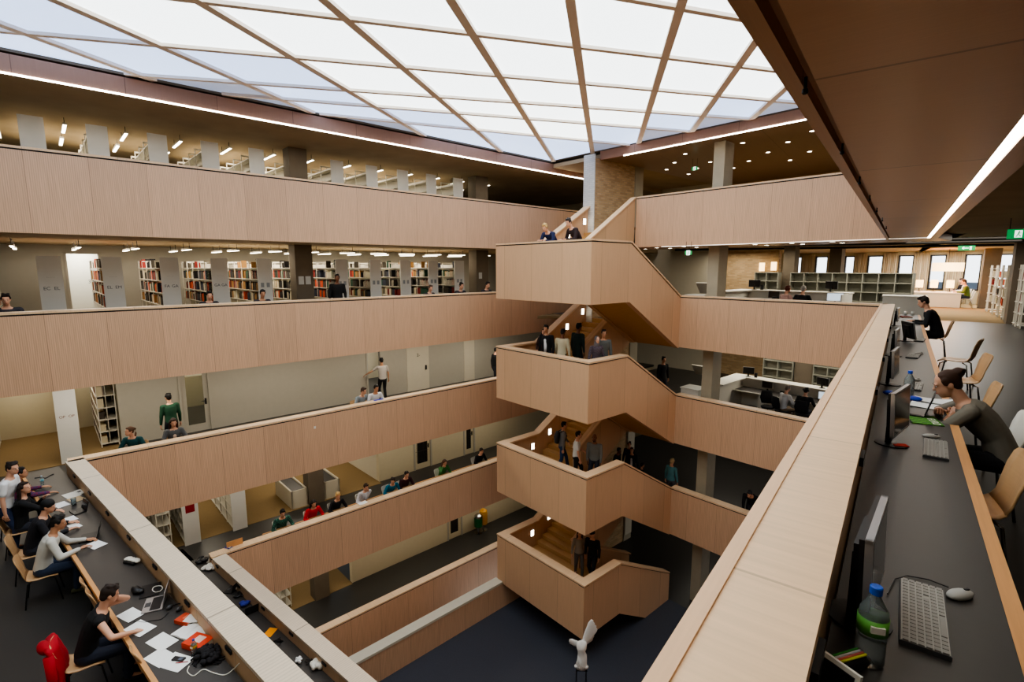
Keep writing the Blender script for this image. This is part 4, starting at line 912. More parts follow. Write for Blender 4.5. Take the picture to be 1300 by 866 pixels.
p = ob(246, 790); flat(p[0], p[1], ZN + .05, .6, .2, .15, 'loose white leaflet across the orange book', n=2, curl=.01)
p = ob(247, 830); bottle(p[0], p[1], ZN, .2, .035, (60, 60, 150), (214, 160, 40), 'small bottle with yellow juice and purple cap by the scarf')
t = thing('scarf', 'crumpled black fringed scarf heaped on the desk', 'scarf', ob(266, 833) + (ZN,)); m = MB(); rr = random.Random(3)
for i in range(34): a = rr.uniform(0, 6.28); r = rr.uniform(.02, .17); m.ell((r * math.cos(a), r * math.sin(a) * .8, .03 + .07 * (1 - r / .2)), (.05, .035, .03), Matrix.Rotation(rr.uniform(0, 3), 3, 'Z'), 8, 5)
for i in range(30): a = rr.uniform(0, 6.28); m.tube([(.13 * math.cos(a), .1 * math.sin(a), .04), (.2 * math.cos(a + .2), .16 * math.sin(a + .2), .012), (.24 * math.cos(a + .4), .19 * math.sin(a + .4), .008)], .006, 5)
m.build('folds', col((28, 26, 30)), t, local=True, smooth=True)
p0 = at(304, 842, -2.6); cable([p0, at(296, 850, ZN + .02), at(285, 857, ZN + .005), at(270, 854, ZN + .005), at(258, 850, ZN + .005), at(246, 858, ZN + .005), at(238, 853, ZN + .005), at(240, 846, ZN + .005)], 'white charging cable with a plug trailing from the balustrade socket', WHITE, .006)
p = ob(167, 715); t = thing('plastic_bag', 'white folded packet on a black case lying alone on the desk', 'bag', (p[0], p[1], ZN), .35); MB().mbox(Matrix.Translation((0, -.03, .02)), (.22, .05, .04)).build('case', BLK, t, local=True); m = MB()
for i in range(9): m.ell((-.11 + .028 * i, .02 + .01 * (i % 2), .05), (.045, .055, .018), Matrix.Rotation(.5 * i, 3, 'Z'), 8, 5)
m.build('wrap', WHITE, t, local=True, smooth=True)
p = ob(173, 752); o = MB().ell((0, 0, .04), (.11, .06, .045)).ell((.07, .03, .035), (.06, .05, .035)).build('pouch', BLK, None, local=True, smooth=True); o.location = (p[0], p[1], ZN); tag(o, 'soft black pouch lying behind the silver laptop', 'pouch')
p = ob(191, 750); flat(p[0], p[1], ZN, -.4, .34, .24, 'closed black notebook under white earphones', BLK, 'notebook', 'notebook', curl=0, n=8)
p = at(200, 748, ZN + .02); cable([(p[0] + .09 * math.cos(i * .9), p[1] + .06 * math.sin(i * .9), p[2] + .004 * (i % 3)) for i in range(13)], 'coil of white cable lying on the black notebook', WHITE, .006)
p = ob(222, 774)
t = thing('headphones', 'dark over-ear headphones lying by the silver laptop', 'headphones', (p[0], p[1], ZN), .4)
MB().tube([(.08 * math.cos(a * .2), .1 * math.sin(a * .2), .02) for a in range(0, 17)], .008).build('band', BLK, t, local=True)
for s_ in (-1, 1): MB().ell((.08 * s_, -.01, .03), (.03, .045, .03)).build('cushion', DGREY, t, local=True, smooth=True)
cable([at(214, 778, ZN + .004), at(205, 786, ZN + .004), at(193, 788, ZN + .004), at(184, 790, ZN + .004), at(170, 789, ZN + .004)], 'thin black cable running from the headphones past the papers', BLK, .004)
p = ob(94, 641); o = MB().lathe([(.001, 0), (.04, 0), (.045, .14), (.042, .14), (.037, .008), (.001, .008)], (0, 0, 0), 18).build('glass', GLASSP, None, local=True, smooth=True); o.location = (p[0], p[1], ZN); tag(o, 'clear drinking glass standing between the netbook and the papers', 'glass')
p = ob(54, 616); bottle(p[0], p[1], ZN, .22, .033, (210, 225, 235), (120, 190, 205), 'small pale blue water bottle near the person in the plaid shirt')
cable([at(44, 607, ZN + .01), at(52, 606, ZN + .006), at(58, 607, ZN + .006), at(63, 604, ZN + .01), at(68, 602, ZN + .015)], 'short black lead with a pale plug at the far end of the students desk', BLK, .01)
# M desk (lower diagonal gallery)
ZM = -6.25
def om(px, py): return at(px, py, ZM)[:2]
def blob(px, py, c, lab, s=.14, name='bag', cat='bag', n=10, seed=1, z=ZM, h=.1):
    p = at(px, py, z); rr = random.Random(seed); m = MB()
    for i in range(n): m.ell((rr.uniform(-s, s) * .7, rr.uniform(-s, s) * .6, h * rr.uniform(.3, .8)), (s * rr.uniform(.35, .6), s * rr.uniform(.3, .5), h * rr.uniform(.25, .5)), Matrix.Rotation(rr.uniform(0, 3), 3, 'Z'), 9, 6)
    o = m.build(name, c, None, local=True, smooth=True); o.location = (p[0], p[1], z); return tag(o, lab, cat)
blob(264, 723, WHITE, 'crumpled white paper bag on the lower desk near its corner', .16, seed=2); blob(255, 713, BLK, 'black bag at the far corner of the lower desk', .18, seed=3); blob(303, 757, BLK, 'flat black pouch beside the small white wrapper', .15, h=.06, seed=4)
blob(311, 769, col((40, 50, 130)), 'blue cloth bag lying on the lower desk', .13, seed=5); blob(300, 749, WHITE, 'small white wrapper by the open black laptop', .06, seed=6); blob(403, 849, WHITE, 'crumpled white bag at the near end of the lower desk', .15, seed=7, h=.16); blob(380, 841, PAPER, 'crumpled white tissue by the cable tangle', .08, seed=8)
p = om(294, 749); laptop(p[0], p[1], ZM, D(-60), 'open black laptop on the lower desk', .33, .24); p = om(318, 776); laptop(p[0], p[1], ZM, D(-100), 'black laptop turned aside by the blue bag', .3, .22)
p = om(343, 803); flat(p[0], p[1], ZM, .5, .2, .28, 'orange folder half hidden by the upper balustrade', col((240, 150, 20)), 'folder', 'folder', curl=0, n=4)
for (px, py), lab in (((354, 814), 'tangle of black cables by the orange folder'), ((395, 842), 'tangle of black cables by the crumpled white bag')):
    p = at(px, py, ZM + .02); rr = random.Random(px); cable([(p[0] + rr.uniform(-.16, .16), p[1] + rr.uniform(-.09, .09), p[2] + rr.uniform(-.01, .04)) for i in range(14)], lab, BLK, .007)
p = at(290, 695.5, -5.95); closed_book(p[0], p[1], -5.95, .3, .2, .14, .02, col((60, 56, 120)), 'small blue covered book on the corner of the lower balustrade', WHITE)
# ------------------------------------------------------------------ white counter islands on the stair side
CUBE = mat('cube_shelf_grey', (150, 150, 138), .6); 
def cube_shelf(b0, b1, A, z, h, rows, lab):
    t = thing('cube_shelf', lab, 'shelf', BF((b0 + b1) / 2, A, z)); m = MB(); n = max(1, round(abs(b1 - b0) / .5))
    for i in range(n + 1): b = b0 + (b1 - b0) * i / n; m.prism(quad(lambda u, v: BF(u, v), b - .012, b + .012, A, A + .4), z, z + h)
    for r in range(rows + 1): zz = z + (h - .025) * r / rows; m.prism(quad(lambda u, v: BF(u, v), b0, b1, A, A + .4), zz, zz + .025)
    m.build('frame', CUBE, t); MB().prism(quad(lambda u, v: BF(u, v), b0, b1, A + .38, A + .4), z, z + h).build('back', GREYW if h > 2 else CUBE, t)
    return t
def bq(b0, b1, A0, A1): return [BF(b0, A0), BF(b1, A0), BF(b1, A1), BF(b0, A1)]
for k, nm in ((0, 'upper'), (-1, 'lower')):
    z = k * S
    t = thing('service_counter', 'white L shaped service counter of the %s counter gallery' % nm, 'counter', BF(4, 3.6, z))
    MB().prism(bq(5.75, 5.35, 2.3, 4.7), z, z + 1.1).build('side_body', WHITE, t); MB().prism(bq(5.35, 1.9, 4.35, 4.7), z, z + 1.1).build('back_body', WHITE, t)
    MB().prism(bq(5.8, 5.15, 2.25, 4.75), z + 1.1, z + 1.14).prism(bq(5.15, 1.85, 4.2, 4.75), z + 1.1, z + 1.14).build('counter_top', WHITE, t)
    MB().prism(bq(5.3, 1.9, 3.45, 4.33), z + .71, z + .75).build('desk_top', WHITE, t); MB().prism(bq(5.28, 1.95, 3.5, 4.3), z + .75, z + .753).build('desk_mat', DESKB, t)
    MB().prism(bq(1.9, 1.86, 3.45, 4.6), z, z + 1.1).build('end_panel', WHITE, t); MB().prism(bq(4.4, 3.8, 3.6, 4.2), z, z + .7).build('pedestal', WHITE, t)
    t = thing('low_cabinet', 'low white cabinet beside the column of the %s counter gallery' % nm, 'cabinet', BF(5.95, 1.55, z)); MB().prism(bq(6.3, 5.6, 1.25, 1.9), z, z + .98).build('body', WHITE, t); MB().prism(bq(6.33, 5.57, 1.22, 1.93), z + .98, z + 1.02).build('top', WHITE, t)
    a_ = aB + math.pi / 2
    fx = math.atan2(-math.cos(D(11)), -math.sin(D(11)))
    for b, A, zz, nn in ((5.2, 4.5, 1.14, 'standing on the corner of the counter'), (2.5, 4.5, 1.14, 'standing on the counter end')):
        p = BF(b, A); monitor(p[0], p[1], z + zz, fx + math.pi + (.4 if b > 5 else -.2), 'black monitor %s, %s gallery' % (nn, nm), .42, .28, group='monitors of the counters')
    for b, A, nn in ((4.3, 4.15, 'on the desk behind the counter'), (2.2, 3.95, 'lit, before the seated staff')):
        p = BF(b, A); o = monitor(p[0], p[1], z + .753, fx + (.3 if b < 3 else 0), 'monitor %s, %s gallery' % (nn, nm), .42 if b > 4 else .5, .28, group='monitors of the counters')
        if b < 3:
            for ch in o.children:
                if ch.name.startswith('screen'): ch.data = ch.data.copy(); ch.data.materials.clear(); ch.data.materials.append(emis('screen_lit', (200, 214, 226), 1.0))
    p = BF(3.55, 3.9); laptop(p[0], p[1], z + .753, aB, 'small laptop with a pale screen on the staff desk of the %s gallery' % nm, .26, .18)
    p = BF(4.85, 4.5); o = MB().mbox(Matrix.Translation((0, 0, .09)), (.1, .1, .18)).build('speaker', BLK, None, local=True); o.location = BF(4.9, 4.5, z + 1.14); tag(o, 'small black box beside the corner monitor of the %s gallery' % nm, 'speaker')
    t = thing('kiosk_display', 'slanted black information display on a white stand before the brick wall, %s gallery' % nm, 'display', BF(6.9, 4.2, z)); n0 = BF(6.9, 4.2)
    M = Matrix.Translation((n0[0], n0[1], z + 1.15)) @ Matrix.Rotation(aB, 4, 'Z') @ Matrix.Rotation(D(48), 4, 'X')
    MB().mbox(M, (1.0, .6, .05)).build('board', WHITE, t); MB().mbox(M @ Matrix.Translation((0, 0, .03)), (.86, .48, .01)).build('screen', BLK, t); MB().mbox(M @ Matrix.Translation((.1, .02, .037)), (.2, .16, .004)).build('notice', PAPER, t); MB().mbox(Matrix.Translation((n0[0], n0[1], z + .55)), (.1, .1, 1.1)).build('stand', WHITE, t)
cube_shelf(6.1, 5.15, 6.6, 0, 1.8, 5, 'small grey cube shelf left of the concrete column, upper counter gallery'); cube_shelf(4.65, .6, 6.6, 0, 1.8, 5, 'long low grey cube shelf behind the upper white counter')
cube_shelf(5.6, 4.4, 6.9, -3.5, 2.6, 7, 'tall grey cube shelf left of the brown panel, lower counter gallery'); cube_shelf(3.6, -1.0, 6.9, -3.5, 2.6, 7, 'long tall grey cube shelf behind the lower white counter')
o = MB().prism(bq(4.35, 3.65, 7.0, 7.3), -3.5, -.9).build('panel_door', CONCD); tag(put(o, BF(4, 7.1, -3.5)), 'brown grey cupboard panel between the two tall cube shelves', 'cupboard')
WBM = [(968, 339, 'left of two glowing wall lamps on the brick wall'), (983, 338, 'right of two glowing wall lamps on the brick wall')]
for px, py, lab in WBM:
    p = on(px, py, BF(6.3, 9.58), (math.sin(D(11)), math.cos(D(11)))); t = thing('wall_lamp', lab, 'lamp', (p[0], p[1], p[2] - .2)); M = facing(p, (-math.sin(D(11)), -math.cos(D(11)), 0))
    MB().mbox(M @ Matrix.Translation((0, 0, .02)), (.2, .4, .03)).build('back_plate', STEEL, t); MB().mbox(M @ Matrix.Translation((0, 0, .06)), (.24, .4, .06)).build('shade', WARM, t)
p = at(1128, 341, 1.98); 
# white cabinet at the end of the computer desk, far reading room
t = thing('copy_cabinet', 'white rounded cabinet just beyond the end of the computer desk', 'cabinet', (.1, 19.6, 0)); MB().box((.1, 19.6, .56), (1.05, 1.0, 1.12)).build('body', WHITE, t); MB().box((.1, 19.6, 1.14), (1.09, 1.04, .04)).build('top', WHITE, t)
t = thing('reading_table', 'long white reading table under the glowing drum lamp', 'table', (1.5, 34.5, 0)); MB().box((1.3, 34.5, .73), (2.3, 1.6, .05)).build('top', WHITE, t); MB().box((1.3, 33.75, .36), (2.2, .04, .7)).build('front_panel', WHITEW, t); MB().box((1.3, 35.2, .36), (2.2, .04, .7)).build('back_panel', WHITEW, t)
p = (1.9, 34.3); t = thing('drum_lamp', 'wide glowing drum pendant hanging over the white reading table', 'lamp', (1.75, 33.5, 1.9)); MB().lathe([(.62, 0), (.62, .42), (.6, .42), (.6, 0)], (1.75, 33.5, 1.82), 28).build('shade', WARM, t); MB().cyl((1.75, 33.5, 2.2), (1.75, 33.5, 2.94), .01).build('cord', BLK, t)
for x, lab in ((.75, 'nearest the low cube shelf'), (1.35, 'in the middle'), (2.0, 'nearest the seated readers')):
    t = thing('table_lamp', 'small glowing table lamp on the white reading table, ' + lab, 'lamp', (x, 34.8, .755)); MB().lathe([(.1, 0), (.1, .01), (.012, .02), (.012, .25)], (x, 34.8, .755), 14).build('stand', STEEL, t); MB().lathe([(.16, .2), (.16, .6), (.15, .6), (.15, .2)], (x, 34.8, .755), 18).build('shade', WARM, t)
def rrow(y, lab):
    t = thing('book_rack', lab, 'bookshelf', (4.4, y, 0), 0, 'racks by the far columns'); m = MB()
    for i in range(4):
        for dy in (-.2, .18): m.box((3.22 + i * .9, y + dy, 1.05), (.04, .04, 2.1))
    m.build('uprights', RACK, t); s_ = MB()
    for i in range(6): s_.box((4.55, y, .1 + .37 * i), (2.75, .42, .02))
    s_.build('shelves', RACK, t); return t
for i, y in enumerate((23.6, 24.5, 27.2, 28.6, 30.2, 32.0)): rrow(y, 'white metal rack by the far concrete columns, %s' % ['nearest to the dark floor', 'second from the dark floor', 'just past the nearer column', 'second past the nearer column', 'third past the nearer column', 'last before the far column'][i])
m = MB(); rr = random.Random(5)
for y in (23.6, 24.5, 27.2, 28.6, 30.2, 32.0):
    for i in range(1, 5):
        x = 3.3
        while x < 5.8:
            w_ = rr.uniform(.03, .07); m.cur = rr.choice([0, 3, 4, 6, 4])
            if rr.random() < .7: m.box((x, y - .08, .1 + .37 * i + .01 + .13), (w_, .18, .26))
            x += w_ + .003
tag(m.build('books', BMAT), 'books on the white racks by the far columns', 'books', kind='stuff')
m = MB()
for y in (20.5, 23, 26.5): m.tube([(-9, y - 1.5, 2.86), (-3, y, 2.86), (3, y + .6, 2.86), (9, y + 1, 2.86)], .05, 8)
tag(put(m.build('ceiling_pipe', STEEL), (0, 23, 2.86)), 'grey service pipes under the concrete ceiling of the reading room', 'pipe')
# ------------------------------------------------------------------ winged statue on its black stand
p = BF(0, 0); sx, sy, sz = -6.4, 11.7, -9.3
t = thing('winged_statue', 'small white headless winged statue standing on thin black legs', 'statue', (sx, sy, -10.5), .62)
STONE = mat('plaster_white', (236, 236, 232), .7, var=.05)
m = MB(); b0 = 1.07; q = .86; XX, YY = (1, 0, 0), (0, 1, 0)
m.rings([((x * q, y * q, b0 + z * q), XX, YY, a * q, b * q) for x, y, z, a, b in ((.0, 0, 0, .2, .16), (.0, -.01, .09, .19, .14), (.03, -.02, .2, .15, .12), (.04, -.02, .34, .14, .11), (.02, -.01, .48, .15, .11), (-.01, .0, .6, .125, .095), (-.01, -.01, .72, .165, .12), (0, .02, .84, .175, .1), (0, .03, .92, .15, .07), (0, .03, .95, .06, .045), (0, .03, .97, .045, .04))], 18)
rr = random.Random(9)
for i in range(18): a = i * .35; m.tube([(.11 * q * math.cos(a), .09 * q * math.sin(a), b0 + .52 * q), (.13 * q * math.cos(a + .2), .11 * q * math.sin(a + .2), b0 + .26 * q), (.2 * q * math.cos(a + .35), .16 * q * math.sin(a + .35), b0 + .01)], .017, 6)
m.ell((-.14, -.02, b0 + .05), (.07, .06, .05)).ell((.12, -.05, b0 + .06), (.08, .06, .06))
m.build('body', STONE, t, local=True, smooth=True)
def solid_(mb, vox):
    me = bpy.data.meshes.new('t'); me.from_pydata(mb.v, [], mb.f); o = bpy.data.objects.new('t', me); C.objects.link(o)
    r = o.modifiers.new('r', 'REMESH'); r.mode = 'VOXEL'; r.voxel_size = vox; s2 = o.modifiers.new('s', 'SMOOTH'); s2.factor = .5; s2.iterations = 5
    m_ = bpy.data.meshes.new_from_object(o.evaluated_get(bpy.context.evaluated_depsgraph_get())); bpy.data.objects.remove(o)
    return [tuple(v.co) for v in m_.vertices], [list(p.vertices) for p in m_.polygons]
def wing(root, tips, w, nm):
    m = MB(); r = Vector(root)
    for k, (x, z) in enumerate(tips):
        e = Vector((x, .14 + .01 * k, z)); d = (e - r).normalized(); up = Vector((-d.z, 0, d.x)); yv = Vector((0, 1, 0))
        m.rings([(r + d * .0, up, yv, w * .6, .03), (r + (e - r) * .4, up, yv, w, .03), (r + (e - r) * .85, up, yv, w, .022), (e, up, yv, w * .6, .012)], 10)
    m2 = MB().add(*solid_(m, .018)); m2.build(nm, STONE, t, local=True, smooth=True)
zb = b0 + .78 * q
wing((.03, .07, zb), [(.3, zb + .74), (.34, zb + .66), (.4, zb + .56), (.44, zb + .46), (.36, zb + .36), (.36, zb + .24), (.34, zb + .12), (.3, zb + .5), (.3, zb + .3)], .09, 'wing')
wing((.04, .07, zb - .03), [(-.36, zb + .08), (-.35, zb + .02), (-.27, zb - .05)], .085, 'wing')
for dx in (-.14, .14):
    for dy in (-.1, .1): MB().mbox(Matrix.Translation((dx, dy, .52)), (.018, .018, 1.04)).build('leg', BLK, t, local=True)
MB().mbox(Matrix.Translation((0, 0, 1.055)), (.32, .24, .03)).build('plinth', BLK, t, local=True)
# ornament and poster on the core's lower end
for k, lab in ((-2, 'tall pale poster panel at the end of the brick core, third landing'), (-3, 'tall pale poster panel at the end of the brick core, ground floor')):
    o = MB().prism([BF(9.38, 2.32), BF(9.36, 2.32), BF(9.36, 2.83), BF(9.38, 2.83)], k * S + .3, k * S + 2.3).build('poster_panel', WHITEW); tag(put(o, BF(9.37, 2.6, k * S + .3)), lab, 'poster')
# ------------------------------------------------------------------ people
def solid(mb, vox, sm=3, fac=.5):
    me = bpy.data.meshes.new('t'); me.from_pydata(mb.v, [], mb.f); o = bpy.data.objects.new('t', me); C.objects.link(o)
    r = o.modifiers.new('r', 'REMESH'); r.mode = 'VOXEL'; r.voxel_size = vox
    if sm: s = o.modifiers.new('s', 'SMOOTH'); s.factor = fac; s.iterations = sm
    dg = bpy.context.evaluated_depsgraph_get(); dg.update(); m = bpy.data.meshes.new_from_object(o.evaluated_get(dg))
    bpy.data.objects.remove(o); bpy.data.meshes.remove(me)
    return [tuple(v.co) for v in m.vertices], [list(p.vertices) for p in m.polygons]
def ik(a, b, l1, l2, hint):
    a, b, hint = Vector(a), Vector(b), Vector(hint); d = b - a; L = d.length
    if L > (l1 + l2) * .995: b = a + d * ((l1 + l2) * .995 / L); d = b - a; L = d.length
    L = max(L, abs(l1 - l2) + .02); u = d.normalized(); x = (l1 * l1 - l2 * l2 + L * L) / (2 * L); h = math.sqrt(max(0, l1 * l1 - x * x))
    p = hint - u * hint.dot(u); p = p.normalized() if p.length > 1e-4 else u.orthogonal().normalized()
    return a + u * x + p * h, b
SKIN = {'light': (214, 164, 136), 'tan': (190, 140, 108), 'brown': (120, 80, 58)}
def person(label, loc, yaw, pose='stand', h=1.75, lean=4, hands=None, feet=None, hy=0, hp=0, top=((40, 40, 44),), sleeve='long', bottom=(40, 42, 52), hair=('short', (40, 28, 22)), skin='light', vox=.014, fem=False, hint=None, shoes=(30, 30, 32), seat=.45, group=None, side=0, extras=()):
    # local frame: +y is where the body faces, +x its right hand; origin on the floor
    k = h / 1.75; t = thing('person', label, 'person', loc, yaw - math.pi / 2, group)
    X, Y, Zv = Vector((1, 0, 0)), Vector((0, 1, 0)), Vector((0, 0, 1))
    pel = Vector((0, 0, (.94 if pose == 'stand' else (seat + .1) / k))) * k
    la = D(lean); up0 = Vector((math.sin(D(side)), math.sin(la * .5), math.cos(la * .5))).normalized(); up1 = Vector((math.sin(D(side)), math.sin(la), math.cos(la))).normalized(); up2 = Vector((math.sin(D(side)) * .5, math.sin(la * 1.15), math.cos(la * 1.15))).normalized()
    waist = pel + up0 * .2 * k; chest = waist + up1 * .2 * k; neck = chest + up2 * .17 * k
    sw = (.175 if fem else .195) * k
    def ya(u): return Vector((0, u.z, -u.y)).normalized()
    torso = lambda g: [(pel - up0 * .09 * k, X, ya(up0), .12 * k + g, .1 * k + g), (pel, X, ya(up0), (.17 if fem else .16) * k + g, .115 * k + g), (pel + up0 * .1 * k, X, ya(up0), (.15 if fem else .152) * k + g, .105 * k + g), (waist, X, ya(up1), (.128 if fem else .145) * k + g, .098 * k + g), (chest - up1 * .05 * k, X, ya(up1), (.145 if fem else .165) * k + g, .115 * k + g), (chest + up2 * .06 * k, X, ya(up2), .165 * k + g, .11 * k + g), (neck - up2 * .045 * k, X, ya(up2), .135 * k + g, .08 * k + g), (neck, X, ya(up2), .062 * k + g * .6, .058 * k + g * .6)]
    # head
    hd = la * 1.0 - D(hp); hu = Vector((0, math.sin(la * .6 + hd * 0), math.cos(la * .6))).normalized()
    nk = neck + (hu * .07 + up2 * .02) * k
    R = (Matrix.Rotation(D(hy), 3, 'Z') @ Matrix.Rotation(D(hp), 3, 'X'))
    hc = nk + hu * .085 * k + R @ Vector((0, .03, .0)) * k
    P = lambda x, y, z: hc + R @ (Vector((x, y, z)) * k)
    # limbs
    hips = [pel + Vector((s * .09 * k, 0, -.03 * k)) for s in (-1, 1)]; sh = [neck - up2 * .075 * k + X * s * sw for s in (-1, 1)]
    if feet is None: feet = [(-.11, .0, .0), (.11, .02, .0)] if pose == 'stand' else [(-.12, .42, 0), (.12, .4, 0)]
    if hands is None: hands = [(-.27, .06, .8), (.27, .06, .8)] if pose == 'stand' else [(-.2, .42, .78), (.2, .42, .78)]
    hint = hint or [(-.5, -.6, -.5), (.5, -.6, -.5)]
    leg = []
    for i, s in enumerate((-1, 1)):
        an = Vector((feet[i][0], feet[i][1], feet[i][2] + .085 * k)); kn, an = ik(hips[i], an, .44 * k, .43 * k, (s * .12, 1, .3)); leg.append((hips[i], kn, an))
    arm = []
    for i in (0, 1): e, w = ik(sh[i], hands[i], .29 * k, .265 * k, hint[i]); arm.append((sh[i], e, w))
    hand = MB(); hc_ = []
    for i, s in enumerate((-1, 1)):
        S_, E_, W_ = arm[i]; d = (W_ - E_).normalized(); n = Vector((0, 0, -1)); n = n - d * n.dot(d)
        n = n.normalized() if n.length > .3 else Vector((-s, 0, 0)); sd = d.cross(n).normalized(); hc_.append((W_, d, n, sd))
        for f in range(4):
            o = (f - 1.5) * .019 * k; b0 = W_ + d * .085 * k + sd * o; L = (.075, .085, .08, .062)[f if s < 0 else f] * k
            m1 = b0 + d * L * .5 + n * .012 * k; m2 = m1 + d * L * .38 + n * .03 * k
            hand.cap(b0 - d * .01 * k, m1, .0095 * k, .0085 * k, 8); hand.cap(m1, m2, .0085 * k, .007 * k, 8)
        ts = -s if True else s; b0 = W_ + d * .025 * k + sd * ts * .03 * k * (1 if sd.x * -s > 0 else -1) * ts
        b0 = W_ + d * .03 * k + X * 0 + sd * (.032 * k if (sd.dot(Vector((-s, 0, 0))) > 0) else -.032 * k); q = (b0 - W_ - d * .03 * k).normalized()
        hand.cap(b0, b0 + d * .035 * k + q * .02 * k, .011 * k, .0095 * k, 8); hand.cap(b0 + d * .035 * k + q * .02 * k, b0 + d * .065 * k + q * .018 * k + n * .01 * k, .0095 * k, .008 * k, 8)
    B = MB(); B.rings(torso(0), 14)
    B.cap(neck - up2 * .05 * k, nk + hu * .03 * k, .058 * k, .054 * k)
    B.ell(P(0, -.008, .035), (.074 * k, .092 * k, .092 * k), R); B.ell(P(0, .022, -.03), (.06 * k, .07 * k, .085 * k), R); B.ell(P(0, .06, -.085), (.03 * k, .028 * k, .025 * k), R)
    B.cap(P(0, .088, .02), P(0, .106, -.018), .009 * k, .014 * k, 8); B.ell(P(0, .088, -.055), (.026 * k, .014 * k, .013 * k), R); B.ell(P(0, .078, .028), (.05 * k, .018 * k, .01 * k), R)
    for s in (-1, 1): B.ell(P(s * .076, -.01, 0), (.012 * k, .022 * k, .034 * k), R)
    for i, (a, kn, an) in enumerate(leg): B.cap(a, kn, .082 * k, .055 * k); B.cap(kn, kn + (an - kn) * .35, .054 * k, .056 * k); B.cap(kn + (an - kn) * .35, an, .056 * k, .036 * k); B.cap(an, an + Vector((0, .13 * k, -.045 * k)), .036 * k, .03 * k)
    for i, (a, e, w) in enumerate(arm):
        B.cap(neck - up2 * .06 * k, a, .05 * k, .054 * k); B.cap(a, e, .05 * k, .038 * k); B.cap(e, e + (w - e) * .3, .038 * k, .041 * k); B.cap(e + (w - e) * .3, w, .041 * k, .026 * k)
        W_, d, n, sd = hc_[i]; B.rings([(W_ - d * .01 * k, sd, n, .026 * k, .02 * k), (W_ + d * .04 * k, sd, n, .038 * k, .017 * k), (W_ + d * .09 * k, sd, n, .038 * k, .014 * k)], 10)
    bm = MB(); bm.add(*solid(B, vox)); bm.add(hand.v, hand.f)
    bm.cur = 1
    for s in (-1, 1): bm.ell(P(s * .031, .0835, .012), (.011 * k, .006 * k, .0055 * k), R, 8, 5)
    bm.cur = 2
    for s in (-1, 1): bm.ell(P(s * .031, .0895, .012), (.0055 * k, .003 * k, .006 * k), R, 8, 5); bm.ell(P(s * .032, .091, .034), (.017 * k, .004 * k, .0028 * k), R, 8, 5)
    bm.cur = 3; bm.ell(P(0, .1, -.054), (.02 * k, .005 * k, .006 * k), R, 8, 5)
    bm.build('body', [col(SKIN[skin], .55), col((220, 214, 208), .3), col((36, 24, 20)), col((160, 84, 76))], t, local=True, smooth=True)
    # clothes
    tc = top[0]; tm = tc if not isinstance(tc, tuple) else col(tc)
    T = MB(); g = .014; sec = torso(g)
    if len(top) > 1 and top[1] == 'long': sec[0] = (pel - up0 * .2 * k, X, ya(up0), .175 * k, .13 * k)
    else: sec[0] = (pel - up0 * .02 * k, X, ya(up0), .17 * k, .125 * k)
    sec[-1] = (neck - up2 * .02 * k, X, ya(up2), .075 * k, .066 * k); T.rings(sec, 14)
    for a, e, w in arm:
        T.cap(neck - up2 * .075 * k, a, .055 * k, .068 * k)
        if sleeve == 'none': continue
        if sleeve == 'short': T.cap(a, a + (e - a) * .62, .067 * k, .06 * k)
        elif sleeve == 'elbow': T.cap(a, a + (e - a) * .98, .066 * k, .054 * k)
        else: T.cap(a, e, .066 * k, .054 * k); T.cap(e, w - (w - e).normalized() * .02, .054 * k, .038 * k)
    tb = MB().add(*solid(T, vox)).build('shirt', tm, t, local=True, smooth=True)
    if len(top) > 2:  # open jacket: a strip of the shirt shows down the front
        F_ = MB(); F_.rings([(pel + ya(up0) * .1 * k, X, ya(up0), .05 * k, .045 * k), (waist + ya(up1) * .085 * k, X, ya(up1), .055 * k, .045 * k), (chest + ya(up2) * .09 * k, X, ya(up2), .06 * k, .05 * k), (neck + ya(up2) * .03 * k - up2 * .03 * k, X, ya(up2), .045 * k, .05 * k)], 12)
        F_.build('inner_shirt', col(top[2]), t, local=True, smooth=True)
    Q = MB(); Q.rings([(pel - up0 * .1 * k, X, ya(up0), .13 * k, .115 * k), (pel, X, ya(up0), .178 * k, .126 * k), (pel + up0 * .1 * k, X, ya(up0), .16 * k, .115 * k)], 14)
    for a, kn, an in leg: Q.cap(a, kn, .095 * k, .068 * k); Q.cap(kn, an - (an - kn).normalized() * .01, .068 * k, .055 * k)
    MB().add(*solid(Q, vox)).build('trousers', col(bottom), t, local=True, smooth=True)
    for i, (a, kn, an) in enumerate(leg):
        f = MB(); x0 = Vector((0, 1, 0)) if feet[i][2] >= 0 else Vector((0, 1, 0)); b = Vector((an.x, an.y, an.z - .085 * k))
        f.rings([(b + Vector((0, -.09 * k, .03 * k)), X, Zv, .02 * k, .022 * k), (b + Vector((0, -.075 * k, .04 * k)), X, Zv, .038 * k, .04 * k), (b + Vector((0, 0, .055 * k)), X, Zv, .045 * k, .055 * k), (b + Vector((0, .08 * k, .036 * k)), X, Zv, .05 * k, .036 * k), (b + Vector((0, .15 * k, .028 * k)), X, Zv, .042 * k, .028 * k), (b + Vector((0, .175 * k, .02 * k)), X, Zv, .02 * k, .015 * k)], 12); f.build('shoe', col(shoes), t, local=True, smooth=True)
    st, hcol = hair; H = MB(); hm = col(hcol, .7); rr = random.Random(len(label))
